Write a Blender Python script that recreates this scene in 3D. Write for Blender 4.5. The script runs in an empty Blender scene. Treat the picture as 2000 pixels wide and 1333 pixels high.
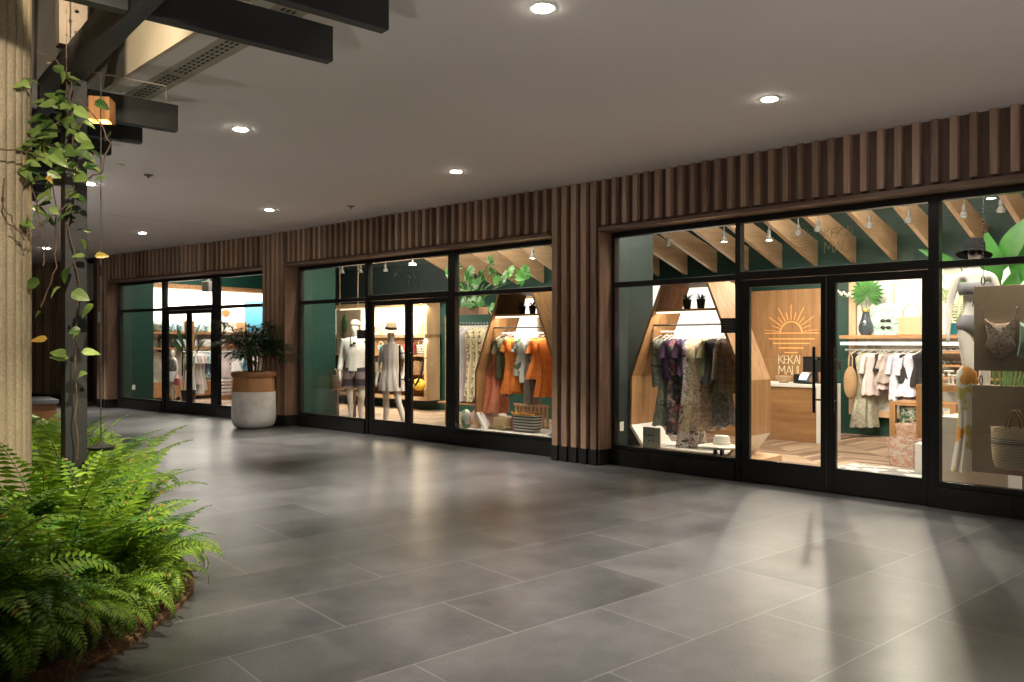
import bpy, bmesh, math, random
from mathutils import Vector, Matrix, Euler
R = math.radians
rnd = random.Random(7)
sc = bpy.context.scene
COL = sc.collection

# ---------------------------------------------------------------- camera, world, exposure
F = 1587.0; H = 1.55
cam = bpy.data.objects.new('camera', bpy.data.cameras.new('camera')); COL.objects.link(cam)
cam.location = (0, 0, H); cam.rotation_euler = (R(90), 0, 0)
cam.data.sensor_width = 36; cam.data.lens = 36 * F / 2000
cam.data.shift_y = (668 - 666.5) / 2000
cam.data.clip_end = 300; cam.data.clip_start = 0.05
sc.camera = cam
world = bpy.data.worlds.new('World'); sc.world = world; world.use_nodes = True
wn = world.node_tree; bg = wn.nodes['Background']
sky = wn.nodes.new('ShaderNodeTexSky'); sky.sky_type = 'NISHITA'; sky.sun_disc = False
sky.sun_elevation = R(-4); sky.sun_rotation = R(200)
wn.links.new(sky.outputs['Color'], bg.inputs['Color']); bg.inputs['Strength'].default_value = 0.05
sc.view_settings.view_transform = 'Standard'; sc.view_settings.look = 'None'
sc.view_settings.exposure = 1.2; sc.view_settings.gamma = 1.0
sc.cycles.max_bounces = 8; sc.cycles.transparent_max_bounces = 16
sc.cycles.sample_clamp_indirect = 6.0; sc.cycles.use_denoising = True
sc.cycles.caustics_reflective = False; sc.cycles.caustics_refractive = False

# ---------------------------------------------------------------- frames along the gently bent facade
def mk(o, e):
    L = math.hypot(e[0]-o[0], e[1]-o[1]); u = ((e[0]-o[0])/L, (e[1]-o[1])/L)
    return o, u, (-u[1], u[0]), L
BAY = {'L': mk((-9.54, 19.04), (-4.75, 15.4)), 'M': mk((-4.75, 15.4), (1.084, 10.12)), 'R': mk((1.084, 10.12), (4.32, 6.86)),
       'T': ((0, 0), (0.7617, 0.648), (-0.648, 0.7617), 1), 'W': ((0, 0), (1, 0), (0, 1), 1)}
LM = BAY['M'][3]; LL = BAY['L'][3]
def W(b, s, d, z=0.0):
    o, u, n, _ = BAY[b]
    return Vector((o[0]+s*u[0]+d*n[0], o[1]+s*u[1]+d*n[1], z))
def ang(b): return math.atan2(BAY[b][1][1], BAY[b][1][0])
def A(b, d, x, y):     # where a sight line meets the vertical plane at depth d of a bay -> (s, z)
    o, u, n, _ = BAY[b]; k = (x-1000)/F
    ox = o[0]+d*n[0]; oy = o[1]+d*n[1]
    s = (k*oy-ox)/(u[0]-k*u[1]); Z = oy+s*u[1]
    return s, H+(668-y)*Z/F

# ---------------------------------------------------------------- mesh builder
class MB:
    def __init__(self): self.v = []; self.f = []; self.M = None
    def _a(self, vs, fs):
        n = len(self.v)
        if self.M is not None: vs = [tuple(self.M @ Vector(q)) for q in vs]
        self.v += [tuple(q) for q in vs]; self.f += [tuple(i+n for i in q) for q in fs]; return self
    def box(self, x0, x1, y0, y1, z0, z1):
        return self._a([(x0,y0,z0),(x1,y0,z0),(x1,y1,z0),(x0,y1,z0),(x0,y0,z1),(x1,y0,z1),(x1,y1,z1),(x0,y1,z1)],
                       [(0,3,2,1),(4,5,6,7),(0,1,5,4),(1,2,6,5),(2,3,7,6),(3,0,4,7)])
    def bar(self, p, q, w, h, up=(0,0,1)):
        p = Vector(p); q = Vector(q); t = (q-p).normalized(); up = Vector(up)
        if abs(t.dot(up)) > .98: up = Vector((0,1,0))
        a = t.cross(up).normalized()*w/2; b = a.cross(t).normalized()*h/2
        return self._a([p-a-b,p+a-b,p+a+b,p-a+b,q-a-b,q+a-b,q+a+b,q-a+b],
                       [(0,1,2,3),(7,6,5,4),(0,4,5,1),(1,5,6,2),(2,6,7,3),(3,7,4,0)])
    def tube(self, pts, r, n=8, caps=True):
        pts = [Vector(p) for p in pts]; rs = r if isinstance(r, (list, tuple)) else [r]*len(pts)
        rings = []; pa = None
        for i, p in enumerate(pts):
            t = (pts[min(i+1, len(pts)-1)]-pts[max(i-1, 0)]).normalized()
            if pa is None: pa = t.cross(Vector((0,0,1)) if abs(t.z) < .9 else Vector((1,0,0))).normalized()
            else: pa = (pa-t*pa.dot(t)).normalized()
            b = t.cross(pa)
            rings.append([p+(pa*math.cos(k*2*math.pi/n)+b*math.sin(k*2*math.pi/n))*rs[i] for k in range(n)])
        return self.loft(rings, caps)
    def loft(self, rings, caps=True):
        n = len(rings[0]); vs = [p for r in rings for p in r]; fs = []
        for i in range(len(rings)-1):
            for k in range(n):
                a = i*n+k; b = i*n+(k+1) % n
                fs.append((a, b, b+n, a+n))
        if caps: fs.append(tuple(reversed(range(n)))); fs.append(tuple(range((len(rings)-1)*n, len(rings)*n)))
        return self._a(vs, fs)
    def lathe(self, prof, n=24, cx=0, cy=0, caps=True):
        return self.loft([[(cx+r*math.cos(k*2*math.pi/n), cy+r*math.sin(k*2*math.pi/n), z) for k in range(n)] for r, z in prof], caps)
    def prism(self, poly, y0, y1):       # polygon in x,z extruded along y
        n = len(poly)
        return self._a([(x,y0,z) for x,z in poly]+[(x,y1,z) for x,z in poly],
            [tuple(range(n)), tuple(reversed(range(n, 2*n)))]+[(i, n+i, n+(i+1)%n, (i+1)%n) for i in range(n)])
    def ball(self, c, r, n=12, m=8):
        rx, ry, rz = r if isinstance(r, (tuple, list)) else (r, r, r)
        return self.loft([[(c[0]+rx*math.sin(a)*math.cos(k*2*math.pi/n), c[1]+ry*math.sin(a)*math.sin(k*2*math.pi/n), c[2]-rz*math.cos(a)) for k in range(n)]
                          for a in [math.pi*(i+.08)/(m+.16) for i in range(m+1)]])
    def leaf(self, p, d, nrm, L, w, bend=.25, seg=4, fold=.25, shape='leaf'):
        p = Vector(p); d = Vector(d).normalized(); nrm = Vector(nrm); nrm = (nrm-d*nrm.dot(d))
        nrm = nrm.normalized() if nrm.length > 1e-5 else d.orthogonal().normalized()
        sd = d.cross(nrm); vs = []; fs = []
        for i in range(seg+1):
            t = i/seg
            if shape == 'heart': ww = w*.5*(math.sin(math.pi*min(1, t**.62))**.8 if t < 1 else 0)
            elif shape == 'strap': ww = w*.5*min(1, t*6+.25)*(1-t**3)
            else: ww = w*.5*math.sin(math.pi*(t*.94+.03))
            c = p+d*L*t-nrm*bend*L*t*t
            vs += [c+sd*ww+nrm*ww*fold, c, c-sd*ww+nrm*ww*fold]
            if i: a = 3*(i-1); fs += [(a, a+1, a+4, a+3), (a+1, a+2, a+5, a+4)]
        return self._a(vs, fs)
    def build(self, name, mat, parent=None, smooth=False, bevel=0, label=None):
        me = bpy.data.meshes.new(name); me.from_pydata([tuple(q) for q in self.v], [], self.f); me.validate(); me.update()
        mats = mat if isinstance(mat, list) else [mat]
        for m_ in mats: me.materials.append(m_)
        if smooth:
            me.polygons.foreach_set('use_smooth', [True]*len(me.polygons)); me.set_sharp_from_angle(angle=R(42))
        o = bpy.data.objects.new(name, me); COL.objects.link(o)
        if parent: o.parent = parent
        if bevel:
            b = o.modifiers.new('bevel', 'BEVEL'); b.width = bevel; b.segments = 2; b.limit_method = 'ANGLE'; b.angle_limit = R(35)
        if label: o['label'] = label
        return o
def tag(o, label=None, cat=None, group=None, kind=None):
    for k, v in (('label', label), ('category', cat), ('group', group), ('kind', kind)):
        if v: o[k] = v
    return o
def thing(name, label, cat, b='W', s=0, d=0, z=0, rot=0, group=None):
    o = bpy.data.objects.new(name, None); COL.objects.link(o); o.empty_display_size = .1
    o.location = W(b, s, d, z); o.rotation_euler = (0, 0, ang(b)+R(rot)); return tag(o, label, cat, group)
def put(o, b, s, d, z=0, rot=0):
    o.location = W(b, s, d, z); o.rotation_euler = (0, 0, ang(b)+R(rot)); return o

# ---------------------------------------------------------------- materials
def new_mat(name):
    m = bpy.data.materials.new(name); m.use_nodes = True; nt = m.node_tree
    return m, nt, nt.nodes['Principled BSDF']
def N(nt, t, **kw):
    n = nt.nodes.new(t)
    for k, v in kw.items():
        if k in n.inputs: n.inputs[k].default_value = v
        else: setattr(n, k, v)
    return n
def c4(c): return (c[0], c[1], c[2], 1)
def ramp(nt, fac, stops, interp='LINEAR'):
    r = nt.nodes.new('ShaderNodeValToRGB'); r.color_ramp.interpolation = interp
    e = r.color_ramp.elements
    while len(e) < len(stops): e.new(.5)
    for q, (p, c) in zip(e, stops): q.position = p; q.color = c4(c)
    nt.links.new(fac, r.inputs['Fac']); return r
def bump(nt, bs, h, strength=.2, dist=.01):
    b = N(nt, 'ShaderNodeBump', Strength=strength, Distance=dist); nt.links.new(h, b.inputs['Height']); nt.links.new(b.outputs[0], bs.inputs['Normal'])
def coords(nt, scale=(1,1,1), rot=(0,0,0), src='Object'):
    tc = nt.nodes.new('ShaderNodeTexCoord'); mp = nt.nodes.new('ShaderNodeMapping')
    mp.inputs['Scale'].default_value = scale; mp.inputs['Rotation'].default_value = rot
    nt.links.new(tc.outputs[src], mp.inputs['Vector']); return mp.outputs[0]
def plain(name, c, rough=.6, var=.12, scale=8, metal=0, bmp=0, spec=.5, stretch=(1,1,1), src='Object'):
    m, nt, bs = new_mat(name); v = coords(nt, stretch, src=src)
    n = N(nt, 'ShaderNodeTexNoise', Scale=scale, Detail=5.0, Roughness=.6); nt.links.new(v, n.inputs['Vector'])
    r = ramp(nt, n.outputs['Fac'], [(.3, [x*(1-var) for x in c]), (.7, [min(1, x*(1+var)) for x in c])])
    nt.links.new(r.outputs[0], bs.inputs['Base Color']); bs.inputs['Roughness'].default_value = rough
    bs.inputs['Metallic'].default_value = metal; bs.inputs['Specular IOR Level'].default_value = spec
    if bmp: bump(nt, bs, n.outputs['Fac'], bmp)
    return m
def wood(name, c1, c2, grain='z', scale=1.0, rough=.5, island=0.0, bmp=.12, ring=7):
    m, nt, bs = new_mat(name)
    st = {'x': (.6,9,9), 'y': (9,.6,9), 'z': (9,9,.6)}[grain]
    v = coords(nt, [q*scale for q in st])
    n = N(nt, 'ShaderNodeTexNoise', Scale=2.2, Detail=7.0, Roughness=.62, Distortion=.6); nt.links.new(v, n.inputs['Vector'])
    n2 = N(nt, 'ShaderNodeTexNoise', Scale=ring*3.0, Detail=3.0); nt.links.new(v, n2.inputs['Vector'])
    ge = nt.nodes.new('ShaderNodeNewGeometry')
    ad = N(nt, 'ShaderNodeMath', operation='MULTIPLY_ADD'); nt.links.new(ge.outputs['Random Per Island'], ad.inputs[0]); ad.inputs[1].default_value = island; nt.links.new(n.outputs['Fac'], ad.inputs[2])
    ad2 = N(nt, 'ShaderNodeMath', operation='MULTIPLY_ADD'); nt.links.new(n2.outputs['Fac'], ad2.inputs[0]); ad2.inputs[1].default_value = .25; nt.links.new(ad.outputs[0], ad2.inputs[2])
    mr = N(nt, 'ShaderNodeMapRange'); nt.links.new(ad2.outputs[0], mr.inputs[0]); mr.inputs[1].default_value = .40; mr.inputs[2].default_value = .86+island
    r = ramp(nt, mr.outputs[0], [(0, c1), (1, c2)])
    nt.links.new(r.outputs[0], bs.inputs['Base Color']); bs.inputs['Roughness'].default_value = rough
    bump(nt, bs, ad2.outputs[0], bmp, .004); return m
def stripes(name, cs, scale, axis='z', rough=.8, distort=0.0, hard=True):
    m, nt, bs = new_mat(name); v = coords(nt)
    w = nt.nodes.new('ShaderNodeTexWave'); w.bands_direction = axis.upper(); w.inputs['Scale'].default_value = scale
    w.inputs['Distortion'].default_value = distort; nt.links.new(v, w.inputs['Vector'])
    k = len(cs); r = ramp(nt, w.outputs['Fac'], [(i/k, c) for i, c in enumerate(cs)], 'CONSTANT' if hard else 'LINEAR')
    nt.links.new(r.outputs[0], bs.inputs['Base Color']); bs.inputs['Roughness'].default_value = rough; return m
def printed(name, cs, scale=18, rough=.8, kind='vor', sheen=0.0):
    m, nt, bs = new_mat(name); v = coords(nt)
    n = N(nt, 'ShaderNodeTexNoise', Scale=scale*.6, Detail=3.0, Distortion=1.5); nt.links.new(v, n.inputs['Vector'])
    if kind == 'vor':
        t = N(nt, 'ShaderNodeTexVoronoi', Scale=scale); mx = N(nt, 'ShaderNodeMixRGB', Fac=.12)
        nt.links.new(v, mx.inputs[1]); nt.links.new(n.outputs['Color'], mx.inputs[2]); nt.links.new(mx.outputs[0], t.inputs['Vector'])
        sep = nt.nodes.new('ShaderNodeSeparateColor'); nt.links.new(t.outputs['Color'], sep.inputs[0]); fac = sep.outputs[0]
    elif kind == 'spot':
        t = N(nt, 'ShaderNodeTexVoronoi', Scale=scale, feature='DISTANCE_TO_EDGE'); mx = N(nt, 'ShaderNodeMixRGB', Fac=.15)
        nt.links.new(v, mx.inputs[1]); nt.links.new(n.outputs['Color'], mx.inputs[2]); nt.links.new(mx.outputs[0], t.inputs['Vector'])
        mm = N(nt, 'ShaderNodeMath', operation='MULTIPLY'); nt.links.new(t.outputs['Distance'], mm.inputs[0]); mm.inputs[1].default_value = 3; fac = mm.outputs[0]
    else: fac = n.outputs['Fac']
    k = len(cs); lo, hi = (.32, .68) if kind == 'noise' else (0, 1)
    r = ramp(nt, fac, [(lo+(hi-lo)*i/k, c) for i, c in enumerate(cs)], 'LINEAR' if kind == 'noise' else 'CONSTANT')
    nt.links.new(r.outputs[0], bs.inputs['Base Color']); bs.inputs['Roughness'].default_value = rough; return m
def leafy(name, c1, c2, rough=.45, trans=.25, scale=6, dry=0.0):
    m, nt, bs = new_mat(name); v = coords(nt)
    n = N(nt, 'ShaderNodeTexNoise', Scale=scale, Detail=3.0); nt.links.new(v, n.inputs['Vector'])
    ge = nt.nodes.new('ShaderNodeNewGeometry')
    ad = N(nt, 'ShaderNodeMath', operation='MULTIPLY_ADD'); nt.links.new(ge.outputs['Random Per Island'], ad.inputs[0]); ad.inputs[1].default_value = .5; nt.links.new(n.outputs['Fac'], ad.inputs[2])
    r = ramp(nt, ad.outputs[0], [(.4, c1), (1.0, c2)])
    if dry:
        gt = N(nt, 'ShaderNodeMath', operation='GREATER_THAN'); nt.links.new(ge.outputs['Random Per Island'], gt.inputs[0]); gt.inputs[1].default_value = 1-dry
        r0 = r; r = N(nt, 'ShaderNodeMixRGB'); nt.links.new(gt.outputs[0], r.inputs[0]); nt.links.new(r0.outputs[0], r.inputs[1]); r.inputs[2].default_value = (.42,.26,.05,1)
    nt.links.new(r.outputs[0], bs.inputs['Base Color']); bs.inputs['Roughness'].default_value = rough
    tr = nt.nodes.new('ShaderNodeBsdfTranslucent'); nt.links.new(r.outputs[0], tr.inputs['Color']); mx = nt.nodes.new('ShaderNodeMixShader'); mx.inputs[0].default_value = trans
    out = nt.nodes['Material Output']; nt.links.new(bs.outputs[0], mx.inputs[1]); nt.links.new(tr.outputs[0], mx.inputs[2]); nt.links.new(mx.outputs[0], out.inputs['Surface']); return m
def emis(name, c, s):
    m, nt, bs = new_mat(name); bs.inputs['Base Color'].default_value = c4(c); bs.inputs['Emission Color'].default_value = c4(c); bs.inputs['Emission Strength'].default_value = s; return m
def glassmat(name, tint=(.93,.96,.95), refl=1.5):
    m, nt, bs = new_mat(name); nt.nodes.remove(bs); out = nt.nodes['Material Output']
    t = nt.nodes.new('ShaderNodeBsdfTransparent'); t.inputs[0].default_value = c4(tint)
    g = nt.nodes.new('ShaderNodeBsdfGlossy'); g.inputs['Roughness'].default_value = .0
    fr = N(nt, 'ShaderNodeFresnel', IOR=refl); mx = nt.nodes.new('ShaderNodeMixShader')
    ge = nt.nodes.new('ShaderNodeNewGeometry'); io = N(nt, 'ShaderNodeMapRange'); nt.links.new(ge.outputs['Backfacing'], io.inputs[0])
    io.inputs[3].default_value = refl; io.inputs[4].default_value = 1/refl; nt.links.new(io.outputs[0], fr.inputs['IOR'])
    nt.links.new(fr.outputs[0], mx.inputs[0]); nt.links.new(t.outputs[0], mx.inputs[1]); nt.links.new(g.outputs[0], mx.inputs[2]); nt.links.new(mx.outputs[0], out.inputs[0]); return m

M = {}
M['slat'] = wood('walnut_slat', (.13,.072,.045), (.62,.42,.29), 'z', 1, .42, .6)
M['panel'] = wood('walnut_panel', (.09,.052,.036), (.20,.12,.085), 'z', .8, .5)
M['trim'] = wood('walnut_trim', (.11,.06,.04), (.24,.15,.105), 'x', .8, .45)
M['jamb'] = wood('walnut_jamb', (.16,.085,.055), (.30,.18,.125), 'z', .8, .45)
M['plinth'] = plain('dark_stone_plinth', (.016,.016,.015), .45, .3, 5)
M['black'] = plain('black_metal', (.010,.009,.008), .38, .15, 12)
M['steel'] = plain('dark_steel', (.015,.015,.015), .5, .25, 5, bmp=.03)
M['glass'] = glassmat('shop_glass')
M['white'] = plain('white_paint', (.72,.70,.66), .6, .04, 3)
M['warmwhite'] = plain('warm_white', (.78,.74,.66), .7, .04, 3)
M['green'] = plain('green_wall', (.004,.040,.029), .5, .15, 2.5)
M['bluegrey'] = plain('blue_grey_wall', (.014,.026,.026), .6, .1, 2)
M['dkgreen'] = plain('dark_green_paint', (.005,.026,.022), .6, .15, 2.5)
M['oak'] = wood('oak', (.24,.115,.045), (.46,.25,.11), 'z', .7, .5)
M['oakx'] = wood('oak_horizontal', (.23,.105,.04), (.45,.245,.105), 'x', .7, .5)
M['pale_oak'] = wood('pale_oak', (.42,.27,.15), (.62,.42,.25), 'z', .7, .5)
M['pale_oak_y'] = wood('pale_oak_rafter', (.52,.36,.22), (.74,.54,.35), 'y', .7, .5)
M['taupe'] = plain('taupe_board', (.30,.225,.15), .7, .08, 6)
M['mannequin'] = plain('mannequin_gloss', (.80,.77,.72), .35, .02, 2)
M['rope'] = plain('rope', (.45,.33,.2), .9, .3, 40)
M['skinpink'] = plain('pink_plastic', (.7,.25,.25), .5)
M['leaf'] = leafy('broad_leaf', (.012,.07,.012), (.06,.22,.035))
M['fern'] = leafy('fern_leaf', (.08,.20,.012), (.30,.46,.04), .5, .35, dry=.025)
M['fern2'] = leafy('fern_leaf_dark', (.025,.10,.015), (.12,.28,.035), .5, .3, dry=.03)
M['ivy'] = leafy('vine_leaf', (.02,.07,.012), (.24,.34,.09), .35, .3, dry=.03)
M['palm'] = leafy('palm_leaf', (.012,.035,.012), (.05,.11,.035), .4, .15)
M['stem'] = plain('stem', (.10,.06,.035), .8, .3, 20)
M['gstem'] = plain('green_stem', (.10,.17,.05), .7, .2, 20)
M['soil'] = plain('soil', (.035,.02,.012), .95, .5, 30, bmp=.8)
M['lampwhite'] = plain('lamp_housing', (.7,.7,.68), .4, .02)
M['tracklamp'] = plain('track_housing', (.16,.16,.15), .4, .02)
M['lamp'] = emis('lamp_lens', (1,.93,.80), 60)
M['lampdim'] = emis('lamp_lens_dim', (1,.93,.82), .35)

# ceiling plaster, floor tiles
def plaster():
    m, nt, bs = new_mat('ceiling_plaster'); v = coords(nt, src='Object')
    n = N(nt, 'ShaderNodeTexNoise', Scale=.6, Detail=4.0); nt.links.new(v, n.inputs['Vector'])
    r = ramp(nt, n.outputs['Fac'], [(.3, (.72,.67,.63)), (.7, (.78,.73,.69))]); nt.links.new(r.outputs[0], bs.inputs['Base Color']); bs.inputs['Roughness'].default_value = .9
    n2 = N(nt, 'ShaderNodeTexNoise', Scale=60.0, Detail=2.0); nt.links.new(v, n2.inputs['Vector']); bump(nt, bs, n2.outputs['Fac'], .06, .003); return m
M['plaster'] = plaster()
def tiles():
    m, nt, bs = new_mat('slate_tiles'); v = coords(nt)
    br = nt.nodes.new('ShaderNodeTexBrick'); br.offset = .5; br.offset_frequency = 2
    for k, q in (('Scale', 1.0), ('Mortar Size', .0027), ('Mortar Smooth', .2), ('Bias', 0.0), ('Brick Width', 1.29), ('Row Height', .67)): br.inputs[k].default_value = q
    br.inputs['Color1'].default_value = (.0,.0,.0,1); br.inputs['Color2'].default_value = (1,1,1,1); br.inputs['Mortar'].default_value = (.5,.5,.5,1)
    nt.links.new(v, br.inputs['Vector'])
    n = N(nt, 'ShaderNodeTexNoise', Scale=1.6, Detail=7.0, Roughness=.62); nt.links.new(v, n.inputs['Vector'])
    n3 = N(nt, 'ShaderNodeTexNoise', Scale=9.0, Detail=5.0, Roughness=.62); nt.links.new(v, n3.inputs['Vector'])
    sp = nt.nodes.new('ShaderNodeSeparateColor'); nt.links.new(br.outputs['Color'], sp.inputs[0])
    a = N(nt, 'ShaderNodeMath', operation='MULTIPLY_ADD'); nt.links.new(sp.outputs[0], a.inputs[0]); a.inputs[1].default_value = .38; nt.links.new(n.outputs['Fac'], a.inputs[2])
    a2 = N(nt, 'ShaderNodeMath', operation='MULTIPLY_ADD'); nt.links.new(n3.outputs['Fac'], a2.inputs[0]); a2.inputs[1].default_value = .35; nt.links.new(a.outputs[0], a2.inputs[2])
    n5 = N(nt, 'ShaderNodeTexNoise', Scale=70.0, Detail=2.0); nt.links.new(v, n5.inputs['Vector']); a3 = N(nt, 'ShaderNodeMath', operation='MULTIPLY_ADD'); nt.links.new(n5.outputs['Fac'], a3.inputs[0]); a3.inputs[1].default_value = .6
    a4 = N(nt, 'ShaderNodeMath', operation='MULTIPLY_ADD'); nt.links.new(n.outputs['Fac'], a4.inputs[0]); a4.inputs[1].default_value = .4; nt.links.new(a2.outputs[0], a4.inputs[2]); nt.links.new(a4.outputs[0], a3.inputs[2])
    mr = N(nt, 'ShaderNodeMapRange'); nt.links.new(a3.outputs[0], mr.inputs[0]); mr.inputs[1].default_value = .88; mr.inputs[2].default_value = 1.82
    r = ramp(nt, mr.outputs[0], [(0, (.030,.0305,.032)), (1, (.138,.137,.136))])
    mx = N(nt, 'ShaderNodeMixRGB'); nt.links.new(br.outputs['Fac'], mx.inputs[0]); nt.links.new(r.outputs[0], mx.inputs[1]); mx.inputs[2].default_value = (.27,.262,.25,1)
    nt.links.new(mx.outputs[0], bs.inputs['Base Color'])
    n4 = N(nt, 'ShaderNodeTexNoise', Scale=.9, Detail=2.0, Roughness=.4); nt.links.new(v, n4.inputs['Vector'])
    rr = N(nt, 'ShaderNodeMapRange'); nt.links.new(n4.outputs['Fac'], rr.inputs[0]); rr.inputs[1].default_value = .3; rr.inputs[2].default_value = .7; rr.inputs[3].default_value = .28; rr.inputs[4].default_value = .34
    nt.links.new(rr.outputs[0], bs.inputs['Roughness']); bs.inputs['Specular IOR Level'].default_value = .6
    return m
M['tiles'] = tiles()
def planks():
    m, nt, bs = new_mat('herringbone_oak_floor'); v = coords(nt)
    # chevron: bands of slanted planks
    sx = nt.nodes.new('ShaderNodeSeparateXYZ'); nt.links.new(v, sx.inputs[0])
    pp = N(nt, 'ShaderNodeMath', operation='PINGPONG'); nt.links.new(sx.outputs[0], pp.inputs[0]); pp.inputs[1].default_value = .55
    ad = N(nt, 'ShaderNodeMath', operation='MULTIPLY_ADD'); nt.links.new(pp.outputs[0], ad.inputs[0]); ad.inputs[1].default_value = .9; nt.links.new(sx.outputs[1], ad.inputs[2])
    cb = nt.nodes.new('ShaderNodeCombineXYZ'); nt.links.new(sx.outputs[0], cb.inputs[0]); nt.links.new(ad.outputs[0], cb.inputs[1])
    br = nt.nodes.new('ShaderNodeTexBrick'); br.offset = 0
    for k, q in (('Scale', 1.0), ('Mortar Size', .003), ('Brick Width', .55), ('Row Height', .13)): br.inputs[k].default_value = q
    br.inputs['Color1'].default_value = (.17,.10,.065,1); br.inputs['Color2'].default_value = (.52,.37,.26,1); br.inputs['Mortar'].default_value = (.07,.04,.03,1)
    nt.links.new(cb.outputs[0], br.inputs['Vector']); nt.links.new(br.outputs['Color'], bs.inputs['Base Color']); bs.inputs['Roughness'].default_value = .45; return m
M['planks'] = planks()
M['concrete'] = plain('fluted_concrete', (.27,.22,.15), .85, .22, 60, bmp=.35)
M['potwhite'] = plain('cast_concrete', (.78,.77,.75), .75, .12, 7, bmp=.12)

# ---------------------------------------------------------------- setting: floor, ceilings
m = MB(); m.box(-60, 60, -60, 60, -.1, 0); floor = tag(m.build('floor', M['tiles']), kind='structure')
o1 = W('T', 1.526, 3.95); floor.location = (o1.x, o1.y, 0); floor.rotation_euler.z = ang('T')

def poly_slab(name, pts, z0, z1, mat, **kw):
    n = len(pts); m = MB()
    m._a([(p.x, p.y, z0) for p in pts]+[(p.x, p.y, z1) for p in pts],
         [tuple(reversed(range(n))), tuple(range(n, 2*n))]+[(i, (i+1) % n, n+(i+1) % n, n+i) for i in range(n)])
    return m.build(name, mat, **kw)
CE = 3.57
fac = [W('L', -14, .1), W('L', 0, .1), W('M', 0, .1), W('R', 0, .1), W('R', 9, .1)]
edge = [W('R', 9, -5.6), W('R', -26, -5.6)]
tag(poly_slab('ceiling', list(reversed([*fac])) + [W('R', -26, -5.6), W('R', 9, -5.6)], CE, CE+.12, M['plaster']), kind='structure')
for s_ in (-7.28, -11.3, -15.4):
    m = MB(); m.box(-.0025, .0025, -5.5, -.02, -.0015, .0); j_ = put(m.build('ceiling_joint', plain('joint_shadow', (.22,.20,.18), .9)), 'R', s_, 0, CE); tag(j_, kind='structure')
# raised coffer over the garden side
cream = plain('cream_plaster', (.60,.52,.40), .85, .08, 4)
m = MB(); m.box(-26, 9, -.06, -.025, CE-.002, 4.9)
tag(put(m.build('coffer_wall', cream), 'R', 0, -5.58), 'cream upright face of the ceiling coffer above the dark pergola beams', 'wall')
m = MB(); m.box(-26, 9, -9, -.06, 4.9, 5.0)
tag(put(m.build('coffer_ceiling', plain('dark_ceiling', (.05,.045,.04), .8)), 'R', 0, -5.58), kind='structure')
# interior floor and lids
m = MB()
inr = [W('L', -8, .3), W('L', 0, .3), W('L', LL, .3), W('M', LM, .3), W('R', 7, .3), W('R', 7, 9), W('R', -3, 9), W('M', -2, 9), W('L', -8, 9)]
poly_slab('shop_floor', inr, -.02, .02, M['planks'])['kind'] = 'structure'
poly_slab('shop_ceiling', inr, 4.2, 4.3, M['dkgreen'])['kind'] = 'structure'

# ---------------------------------------------------------------- slatted facade
def slats(mb, s0, s1, z0, z1, w=.062, step=.16, dep=.065, d0=0.0):
    n = max(1, round((s1-s0)/step)); st = (s1-s0)/n
    for i in range(n+1):
        c = s0+st*i
        if i == n: continue
        c += st/2
        mb.box(c-w/2, c+w/2, d0, d0+dep, z0, z1)
def pier(b, s0, s1, label, w=.085, ret=True):
    t = thing('slatted_pier', label, 'pier', b, 0, 0, 0)
    m = MB(); m.box(s0, s1, .065, .30, .2, CE+.01); m.build('core', M['panel'], t)
    m = MB(); slats(m, s0, s1, .2, CE-.004, w, .15); m.build('slats', M['slat'], t)
    m = MB(); m.box(s0-.004, s1+.004, .03, .30, 0, .2); slats(m, s0, s1, .0, .2, w, .15, .03, 0.0); m.build('plinth', M['plinth'], t)
    if ret: m = MB(); m.box(s1, s1+.02, .0, .255, .2, 2.93); m.build('side_panel', M['jamb'], t)
    return t
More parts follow.
